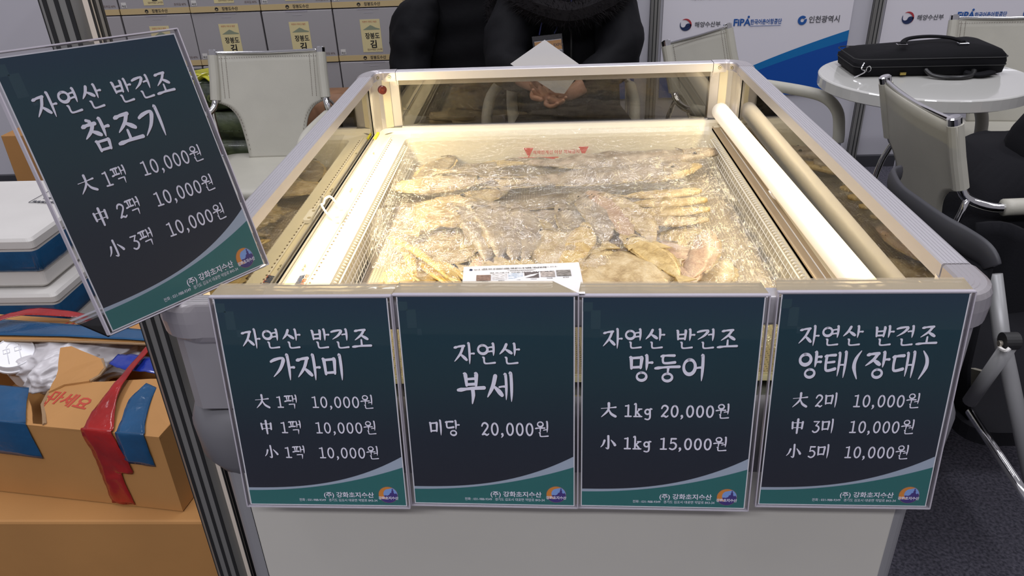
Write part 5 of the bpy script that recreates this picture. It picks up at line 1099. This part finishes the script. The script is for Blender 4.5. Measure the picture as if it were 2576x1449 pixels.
# clear packing film: crumpled pouches over the fish, and the loose sheet at the back
def pouch(cx, cy, a, c, rot, z0, hgt, label, seed, nx=80, ny=52, amp=.017):
    bm = B(); V = []; ca, sa = math.cos(rot), math.sin(rot)
    for j in range(ny + 1):
        row = []
        for i in range(nx + 1):
            u = i / nx * 2 - 1; v = j / ny * 2 - 1; e_ = (1 - abs(u) ** 4) * (1 - abs(v) ** 4); edge = .06 * noise.noise(Vector((u * 3, v * 3, seed)))
            x = u * a * (1 + edge); y = v * c * (1 + edge); p = Vector((cx + x * ca - y * sa, cy + x * sa + y * ca, 0))
            rg = 1 - abs(noise.noise(Vector((p.x * 13, p.y * 13, seed * 5)))) * 2.4; rg2 = 1 - abs(noise.noise(Vector((p.x * 34, p.y * 30, seed * 3 + 9)))) * 2.2; rg3 = noise.noise(Vector((p.x * 90, p.y * 90, seed)))
            p.z = z0 + .008 + hgt * 1.15 * (e_ ** .5) + amp * (rg * .50 + rg2 * .42 + rg3 * .16) * (.25 + .75 * e_); row.append(bm.verts.new(p))
        V.append(row)
    for j in range(ny):
        for i in range(nx): bm.faces.new((V[j][i], V[j][i + 1], V[j + 1][i + 1], V[j + 1][i]))
    return tag(obj('film_pouch', bm, M_FILM, None, smooth=False), label, 'film', 'clear film laid over the fish')
pouch(-0.115, 0.583, 0.2125, 0.15839999999999999, 0.045, 0.671, 0.03, 'clear film pouch over the grey fish row', 2)
pouch(0.162, 0.669, 0.15, 0.15839999999999999, -0.1, 0.671, 0.03, 'clear film pouch over the ribbed group of fish', 5)
pouch(0.325, 0.559, 0.085, 0.36, 0.0, 0.656, 0.016, 'flat clear film over the bare right side of the basket', 17)
pouch(-0.256, 0.663, 0.15, 0.12240000000000001, 0.35, 0.656, 0.028, 'clear film pouch over the yellow flounder', 7)
pouch(0.148, 0.881, 0.15, 0.072, 0.05, 0.681, 0.027, 'clear film pouch over the long rear fish', 11)
pouch(-0.153, 0.888, 0.1625, 0.0648, 0, 0.671, 0.026000000000000002, 'clear film pouch over the dark rear fish', 14)

bm = B(); V = []; nx, ny = 90, 40
for j in range(ny + 1):
    v = j / ny; row = []
    for i in range(nx + 1):
        u = i / nx; x = -.375 + .75 * u; y = 1.165 - .42 * v; zb = .727 - .040 * (v ** .7) - (.014 if v < .05 else 0) * 0
        rg = 1 - abs(noise.noise(Vector((x * 9 + 3, y * 7, 2)))) * 2.2; rg2 = 1 - abs(noise.noise(Vector((x * 28, y * 20, 6)))) * 2
        row.append(bm.verts.new((x, y, zb + (.0045 * rg + .0025 * rg2) * min(1, v * 4 + .15))))
    V.append(row)
for j in range(ny):
    for i in range(nx): bm.faces.new((V[j][i], V[j][i + 1], V[j + 1][i + 1], V[j + 1][i]))
tag(obj('film_sheet', bm, M_FILM, None, smooth=True), 'loose clear plastic sheet draped from the rear rim of the chiller', 'film')

# ================================================================== PEOPLE
def hand(vs, es, wr, dirv, palm_n, side, curl=.5, sc=1.0):
    """append a hand to a skeleton: wr = wrist index, dirv = pointing direction, palm_n = palm normal, side = thumb side"""
    w = Vector(vs[wr][:3]); d = Vector(dirv).normalized(); n_ = Vector(palm_n).normalized(); s = d.cross(n_).normalized() * side
    pc = w + d * .045 * sc; pi_ = chain(vs, es, [(*(w + d * .02 * sc), .021 * sc, .014 * sc), (*pc, .026 * sc, .013 * sc)], wr)
    kn = chain(vs, es, [(*(w + d * .078 * sc), .026 * sc, .012 * sc)], pi_)
    for k, (off, ln, r_) in enumerate(((.030, .068, .0085), (.010, .078, .0088), (-.010, .072, .0085), (-.029, .056, .0075))):
        st = w + d * .082 * sc + s * off * sc; q = d.copy(); p = st; pts = [(*p, r_ * sc)]
        for j in range(3):
            q = (q * math.cos(curl * (.55 + .3 * j)) + n_ * math.sin(curl * (.55 + .3 * j))).normalized(); p = p + q * ln * sc / 3; pts.append((*p, (r_ - .0009 * (j + 1)) * sc))
        chain(vs, es, pts, kn)
    th = w + d * .022 * sc + s * .026 * sc
    chain(vs, es, [(*th, .012 * sc), (*(th + (d * .55 + s * .7 + n_ * .3).normalized() * .032 * sc), .0105 * sc), (*(th + (d * .55 + s * .7 + n_ * .3).normalized() * .032 * sc + (d * .8 + s * .1 + n_ * .55).normalized() * .028 * sc), .009 * sc), (*(th + (d * .55 + s * .7 + n_ * .3).normalized() * .032 * sc + (d * .8 + s * .1 + n_ * .55).normalized() * .048 * sc), .0075 * sc)], pi_)
def head_bm(c, face, sc=1.0):
    """head with brow, nose, mouth, chin and ears; face = unit vector it looks along"""
    f = Vector(face).normalized(); up = Vector((0, 0, 1)); r_ = f.cross(up).normalized(); up = r_.cross(f)
    bm = B(); bmesh.ops.create_icosphere(bm, subdivisions=5, radius=1)
    for v in bm.verts:
        x, y, z = v.co      # x right, y forward, z up
        k = 1 - .22 * max(0, -z) ** 1.4; X = x * .074 * k; Y = y * .092 * (1 - .10 * max(0, -z)); Zz = z * .113
        if y > 0:
            Y += .020 * math.exp(-((x / .16) ** 2 + ((z + .12) / .20) ** 2)) + .006 * math.exp(-((x / .30) ** 2 + ((z + .42) / .10) ** 2)) + .008 * math.exp(-((x / .35) ** 2 + ((z + .82) / .18) ** 2))
            for s in (-1, 1): Y -= .009 * math.exp(-(((x - s * .38) / .17) ** 2 + ((z - .04) / .11) ** 2))
            Y += .004 * math.exp(-((z - .24) / .12) ** 2)
        for s in (-1, 1):
            e_ = math.exp(-(((y + .05) / .17) ** 2 + ((z + .02) / .22) ** 2)); X += s * .016 * e_ * (1 if x * s > .85 else 0)
        v.co = Vector(c) + (r_ * X + f * Y + up * Zz) * sc
    return bm, f, r_, up
def add_face(t, c, f, r_, up, par):
    for s in (-1, 1):
        b = B(); bmesh.ops.create_icosphere(b, subdivisions=2, radius=.011); bmesh.ops.translate(b, verts=b.verts, vec=Vector(c) + r_ * s * .028 + f * .074 + up * .004); obj('eye', b, mat('eye_white', (.7, .68, .65), .2), par, smooth=True)
        b = B(); bmesh.ops.create_icosphere(b, subdivisions=2, radius=.0055); bmesh.ops.translate(b, verts=b.verts, vec=Vector(c) + r_ * s * .028 + f * .0815 + up * .004); obj('iris', b, M_HAIR, par, smooth=True)
        b = B(); tube(b, [Vector(c) + r_ * (s * .014) + f * .094 + up * .026, Vector(c) + r_ * (s * .03) + f * .092 + up * .030, Vector(c) + r_ * (s * .045) + f * .082 + up * .026], .0025, 6); obj('eyebrow', b, M_HAIR, par)
    b = B(); tube(b, [Vector(c) + r_ * (-.022) + f * .088 + up * -.050, Vector(c) + f * .098 + up * -.048, Vector(c) + r_ * .022 + f * .088 + up * -.050], [.002, .0055, .002], 8); obj('mouth', b, mat('lips', (.42, .14, .12), .4), par, smooth=True)
def hair_bm(c, f, r_, up, long=0):
    bm = B(); bmesh.ops.create_icosphere(bm, subdivisions=4, radius=1); kill = []
    for v in bm.verts:
        x, y, z = v.co
        if y > .45 and z < .55: kill.append(v)
        if z < -.45 - long: kill.append(v)
        v.co = Vector(c) + (r_ * x * .084 + f * (y * .100 - .006) + up * (z * .118 + .010))
    bmesh.ops.delete(bm, geom=list(set(kill)), context='VERTS'); return bm
# --- person in the black fur-hooded jacket, seated behind the chiller, face above the frame
pr = thing('person', 'seated person in a black fur-hooded jacket holding a blank paper behind the chiller', 'person', (.06, 1.95, 0))
hx, hy, hz = .065, 1.90, 1.235
vs = []; es = []
chain(vs, es, [(.07, 2.00, .52, .13, .10)]); a_ = chain(vs, es, [(.07, 2.02, .68, .125, .095), (.07, 2.03, .84, .14, .10), (.068, 2.02, .97, .13, .09)], 0); nk = chain(vs, es, [(.066, 1.98, 1.065, .052, .052), (.065, 1.945, 1.13, .05, .05), (.065, 1.92, 1.19, .055, .055)], a_)
W_ = {}
for s in (-1, 1):
    el = (.055 + s * (.215 if s < 0 else .165), 1.80, .76); wrp = {-1: (-.060, 1.62, .735), 1: (.055, 1.625, .700)}[s]
    sh_ = chain(vs, es, [(.055 + s * .145, 2.01, .985, .055), (.055 + s * .175, 1.95, .90, .05), (*el, .040), ((el[0] + wrp[0]) / 2, (el[1] + wrp[1]) / 2, (el[2] + wrp[2]) / 2, .034), (*wrp, .023, .019)], a_); W_[s] = sh_
    chain(vs, es, [(.07 + s * .09, 1.97, .52, .085), (.07 + s * .13, 1.78, .54, .075), (.07 + s * .15, 1.585, .52, .055), (.07 + s * .15, 1.60, .32, .050), (.07 + s * .15, 1.62, .10, .036), (.07 + s * .155, 1.60, .05, .034), (.07 + s * .16, 1.50, .035, .030)], 0)
hand(vs, es, W_[1], (-.62, -.12, .10), (-.10, -.55, .85), -1, .75, .98)
hand(vs, es, W_[-1], (.42, -.25, -.30), (.2, -.5, .8), 1, .7, .94)
body = obj('body', skin_mesh(vs, es, 2), M_SKIN, pr, smooth=True)
hb, f, r_, up = head_bm((hx, hy, hz), (-.05, -1, -.25)); hd_ = obj('head', hb, M_SKIN, pr, smooth=True); add_face(pr, (hx, hy, hz), f, r_, up, hd_)
obj('hair', hair_bm((hx, hy, hz), f, r_, up), M_HAIR, hd_, smooth=True)
# jacket
vs = []; es = []
chain(vs, es, [(.07, 2.0, .50, .17, .14)]); a_ = chain(vs, es, [(.07, 2.00, .66, .175, .145), (.07, 2.00, .82, .185, .15), (.068, 2.0, .95, .17, .14), (.066, 1.98, 1.04, .10, .10)], 0)
for s in (-1, 1):
    el = (.055 + s * (.215 if s < 0 else .165), 1.80, .76); wrp = {-1: (-.078, 1.67, .742), 1: (.085, 1.655, .715)}[s]
    chain(vs, es, [(.055 + s * .145, 2.00, .97, .100), (.055 + s * .178, 1.92, .87, .098), (*el, .088), ((el[0] + wrp[0]) / 2, (el[1] + wrp[1]) / 2, (el[2] + wrp[2]) / 2, .068), (*wrp, .045)], 3)
jk = skin_mesh(vs, es, 3); displace(jk, .016, 9, 2); obj('jacket', jk, M_CLOTH, pr, smooth=True)
vs = []; es = []; chain(vs, es, [(.07, 2.0, .51, .155, .12)])
for s in (-1, 1): chain(vs, es, [(.07 + s * .10, 1.95, .52, .10), (.07 + s * .13, 1.78, .54, .088), (.07 + s * .15, 1.585, .52, .068), (.07 + s * .15, 1.60, .32, .062), (.07 + s * .15, 1.62, .11, .052)], 0)
obj('trousers', skin_mesh(vs, es, 2), M_COAT, pr, smooth=True)
for s in (-1, 1):
    b = B(); loft(b, [rrect(.07 + s * .155, 1.545, .045, .125, .04, z, 5) for z in (0, .02, .05)] + [rrect(.07 + s * .152, 1.59, .038, .07, .035, .10, 5)]); obj('shoe', b, M_BLACK, pr, smooth=True)
# zip and hood
b = B(); tube(b, [(.068, 1.845, .62), (.068, 1.840, .80), (.068, 1.852, .93)], .004, 6); obj('zip', b, M_BLACK, pr)
def fur(path, n, ln, r0, seed, par, nm='fur_trim', m=None):
    random.seed(seed); b = B(); P_ = smooth_path(path, 8); N = len(P_)
    tube(b, P_, r0, 8, flat=(1.1, 1.1))
    for k in range(n):
        i = random.randrange(N - 1); p = P_[i].lerp(P_[i + 1], random.random()); d = Vector((random.gauss(0, 1), random.gauss(0, 1), random.gauss(0, 1))).normalized(); p0 = p + d * r0 * .7; tip = p0 + (d + Vector((random.uniform(-.4, .4), random.uniform(-.4, .4), random.uniform(-.7, .2)))) .normalized() * ln * random.uniform(.5, 1.1); sd = d.orthogonal().normalized() * .0016
        b.faces.new([b.verts.new(q) for q in (p0 - sd, p0 + sd, tip)])
    o = obj(nm, b, m or M_FUR, par); o['kind'] = 'stuff'; return o
fur([(-.115, 1.93, .985), (-.085, 1.86, .955), (-.02, 1.815, .93), (.065, 1.79, .915), (.15, 1.81, .935), (.215, 1.86, .965), (.245, 1.94, 1.00), (.20, 2.05, 1.10), (.07, 2.10, 1.14), (-.07, 2.05, 1.08), (-.115, 1.93, .985)], 9000, .045, .038, 4, pr)
# paper in the hands, badge on its lanyard
pp = [Vector((-0.0200, 1.5850, 0.8770)), Vector((-0.1240, 1.5600, 0.8150)), Vector((0.0080, 1.5550, 0.7210)), Vector((0.1310, 1.5800, 0.8230))]
pp[3] = Vector((0.0690, 1.5700, 0.7690)) + (pp[0] - pp[2]) * .0
o = tag(obj('held_paper', slab(B(), [Vector((-0.0200, 1.6000, 0.8740)), Vector((-0.1250, 1.5700, 0.8120)), Vector((0.0090, 1.5500, 0.7260)), Vector((0.0380, 1.5500, 0.7220)), Vector((0.0970, 1.5800, 0.7930))], (0, .0008, .0002)), mat('shaded_paper', (.60, .58, .56), .6)), 'blank white paper held by the seated person', 'paper')  # white paper greyed in its colour for the shade it sits in
bd = thing('name_badge', 'orange and white name badge hanging on the black jacket', 'badge', (.02, 1.80, .85))
q = [Vector((-0.0620, 1.8000, 0.8490)), Vector((0.0360, 1.8000, 0.8570)), Vector((0.0450, 1.7750, 0.7670)), Vector((-0.0520, 1.7750, 0.7590))]
def bq(u0, u1, v0, v1, m_, nm, lift=0):
    P_ = lambda u, v: (q[0] * (1 - u) + q[1] * u) * (1 - v) + (q[3] * (1 - u) + q[2] * u) * v + Vector((0, -lift, 0)); b = B(); slab(b, [P_(u0, v0), P_(u1, v0), P_(u1, v1), P_(u0, v1)], (0, .0006, 0)); return obj(nm, b, m_, bd)
bq(.06, .96, .18, .98, M_PAPER, 'card', .001); bq(.06, .96, .20, .52, mat('badge_orange', (.72, .34, .03), .4), 'orange_field', .0018); bq(0, 1, 0, 1, film('badge_film', (.95, .95, .97), .06, .05, fres=1.4), 'sleeve', .0035); bq(.06, .96, .90, .98, mat('badge_orange', (0, 0, 0)), 'orange_field', .0018)
ex = (q[1] - q[0]).normalized(); upb = (q[0] - q[3]).normalized(); ez = ex.cross(upb); Mb = Matrix((ex, upb, ez)).transposed().to_4x4()
def bt(s, u, v, size, m_, bold=0): M2 = Mb.copy(); M2.translation = (q[0] * (1 - u) + q[1] * u) * (1 - v) + (q[3] * (1 - u) + q[2] * u) * v + Vector((0, -.0028, 0)); obj('lettering', text_bm(s, size, 'CENTER', bold, 1, M=M2), m_, bd)
bt('SEAFOOD EXPO', .54, .36, .0125, mat('badge_brown', (.12, .05, .01), .5), .0002); bt('어촌특화지원센터', .56, .60, .0115, M_INK, .0002)
b = B(); tube(b, smooth_path([q[0] * .75 + q[1] * .25 + Vector((0, 0, .002)), (-.02, 1.80, .955), (-.05, 1.81, 1.02)], 5), .0022, 6); tube(b, smooth_path([q[0] * .25 + q[1] * .75 + Vector((0, 0, .002)), (.075, 1.80, .97), (.10, 1.82, 1.03)], 5), .0022, 6); obj('lanyard', b, mat('lanyard_navy', (.015, .02, .09), .5), bd)

# --- black coat over the neighbouring chair
ct = thing('draped_coat', 'bulky black padded coat draped over the chair left of the seated person', 'coat', (-.33, 2.1, .4))
bm = B(); V = []; random.seed(3)
for j in range(33):
    v = j / 32; row = []
    for i in range(49):
        a = 2 * PI * i / 48; z = .50 + .62 * v; wx = .255 * (1 - .10 * v) * (1 if v < .75 else 1 - ((v - .75) / .25) ** 2 * .45); wy = .115 * (1 if v < .8 else 1 - ((v - .8) / .2) ** 2 * .6); cx_ = -.305 + .14 * v ** 1.5
        ca, sa = math.cos(a), math.sin(a); px = cx_ + wx * (abs(ca) ** .75) * (1 if ca > 0 else -1); py = 2.24 + wy * (abs(sa) ** .8) * (1 if sa > 0 else -1)
        q = 1 + .030 * math.sin(v * 34 + 1.5 * math.sin(a * 2)) + .09 * noise.noise(Vector((px * 7, py * 7, z * 7))); row.append(bm.verts.new((cx_ + (px - cx_) * q, 2.24 + (py - 2.24) * q, z)))
    V.append(row)
for j in range(32):
    for i in range(48): bm.faces.new((V[j][i], V[j][(i + 1) % 49 if i < 47 else 0], V[j + 1][(i + 1) % 49 if i < 47 else 0], V[j + 1][i]))
bm.faces.new([V[32][i] for i in range(48)]); bmesh.ops.delete(bm, geom=[r[48] for r in V], context='VERTS')
obj('coat_body', bm, M_CLOTH, ct, smooth=True)
vs = []; es = []; chain(vs, es, [(-.42, 2.17, .93, .08)]); chain(vs, es, [(-.50, 2.12, .86, .095), (-.525, 2.08, .75, .095), (-.51, 2.05, .64, .085), (-.49, 2.03, .55, .06)], 0)
cm_ = skin_mesh(vs, es, 3); displace(cm_, .020, 8, 6); obj('sleeve', cm_, M_CLOTH, ct, smooth=True)
fur([(-.16, 2.10, .97), (-.21, 2.11, .90), (-.19, 2.08, .80)], 900, .03, .02, 9, ct, 'collar_fur')

# --- person at the right edge, seated on the near chair, only the dark coat is in view
p2 = thing('person', 'person in a long black wool coat seated at the right edge of the picture', 'person', (1.15, 1.05, 0))
vs = []; es = []; X0 = 1.13; Y0 = 1.03
chain(vs, es, [(X0 - .02, Y0, .54, .12, .10)]); a_ = chain(vs, es, [(X0 + .07, Y0, .68, .11, .10), (X0 + .20, Y0, .82, .12, .10), (X0 + .33, Y0, .93, .13, .09)], 0); chain(vs, es, [(X0 + .40, Y0, 1.0, .05), (X0 + .45, Y0, 1.07, .052)], a_); W2 = {}
for s in (-1, 1):
    W2[s] = chain(vs, es, [(X0 + .32, Y0 + s * .16, .94, .055), (X0 + .34, Y0 + s * .20, .86, .05), (X0 + .40, Y0 + s * .23, .74, .042), (X0 + .52, Y0 + s * .18, .745, .034), (X0 + .62, Y0 + s * .10, .75, .022)], a_)
    chain(vs, es, [(X0 + .05, Y0 + s * .09, .54, .085), (X0 + .22, Y0 + s * .12, .55, .075), (X0 + .42, Y0 + s * .13, .52, .055), (X0 + .42, Y0 + s * .13, .30, .05), (X0 + .40, Y0 + s * .13, .08, .034), (X0 + .50, Y0 + s * .13, .04, .03)], 0)
for s in (-1, 1): hand(vs, es, W2[s], (.8, -s * .4, -.1), (0, 0, -1), s, .5, .95)
obj('body', skin_mesh(vs, es, 2), M_SKIN, p2, smooth=True)
hb, f, r_, up = head_bm((X0 + .52, Y0, 1.15), (1, 0, -.1)); h2 = obj('head', hb, M_SKIN, p2, smooth=True); add_face(p2, (X0 + .52, Y0, 1.15), f, r_, up, h2); obj('hair', hair_bm((X0 + .52, Y0, 1.15), f, r_, up), M_HAIR, h2, smooth=True)
vs = []; es = []; chain(vs, es, [(X0 + .02, Y0, .54, .17, .17)]); a_ = chain(vs, es, [(X0 + .09, Y0, .68, .14, .15), (X0 + .22, Y0, .82, .14, .14), (X0 + .34, Y0, .93, .13, .12)], 0)
for s in (-1, 1):
    chain(vs, es, [(X0 + .33, Y0 + s * .16, .93, .08), (X0 + .35, Y0 + s * .21, .85, .07), (X0 + .40, Y0 + s * .23, .74, .06), (X0 + .52, Y0 + s * .18, .745, .05), (X0 + .58, Y0 + s * .13, .75, .04)], 3)
    chain(vs, es, [(X0 + .08, Y0 + s * .11, .52, .12), (X0 + .25, Y0 + s * .14, .52, .11), (X0 + .40, Y0 + s * .15, .44, .10), (X0 + .40, Y0 + s * .15, .25, .10)], 0)
vs_c = skin_mesh(vs, es, 3); displace(vs_c, .012, 8, 3); obj('long_coat', vs_c, M_COAT, p2, smooth=True)
for s in (-1, 1): b = B(); loft(b, [rrect(X0 + .47, Y0 + s * .13, .125, .045, .04, z, 5) for z in (0, .02, .05)] + [rrect(X0 + .42, Y0 + s * .13, .07, .038, .035, .10, 5)]); obj('shoe', b, M_BLACK, p2, smooth=True)
b = B(); loft(b, [rrect(1.10 + q, 1.075, a_, c_ * .78, .09, z, 6) for q, a_, c_, z in ((0, .16, .245, .452), (0, .175, .25, .50), (.01, .17, .235, .56), (.03, .15, .21, .62), (.06, .12, .17, .68))]); bmesh.ops.subdivide_edges(b, edges=b.edges, cuts=1); displace(b, .012, 10, 4); obj('coat_skirt', b, M_COAT, p2, smooth=True)
# coat tail hanging beside the seat
bm = B(); V = []
for j in range(17):
    v = j / 16; row = []
    for i in range(21):
        u = i / 20; row.append(bm.verts.new((.93 + .34 * u + .02 * math.sin(u * 14 + v * 3), .80 - .05 * v + .015 * math.sin(u * 17) - .03 * math.sin(u * 3), .60 - .46 * v)))
    V.append(row)
for j in range(16):
    for i in range(20): bm.faces.new((V[j][i], V[j][i + 1], V[j + 1][i + 1], V[j + 1][i]))
obj('coat_tail', bm, M_COAT, p2, smooth=True, solid=.012)
# cables along the foot of the rear wall
for k, (pts, lab) in enumerate((([(1.3150, 2.4510, 0.0060), (1.4600, 2.5110, 0.0060), (1.6350, 2.5110, 0.0060), (1.7870, 2.4630, 0.0060), (2.1560, 2.5100, 0.0060)], 'black cable lying nearest the rear wall skirting'), ([(1.2880, 2.3230, 0.0060), (1.4500, 2.3500, 0.0060), (1.6210, 2.3960, 0.0060), (1.7770, 2.3330, 0.0060)], 'black cable looping on the floor under the white chair'))):
    b = B(); tube(b, smooth_path(pts, 6), .006, 6); tag(obj('floor_cable', b, M_BLACK, None, smooth=True), lab, 'cable', 'floor cables')
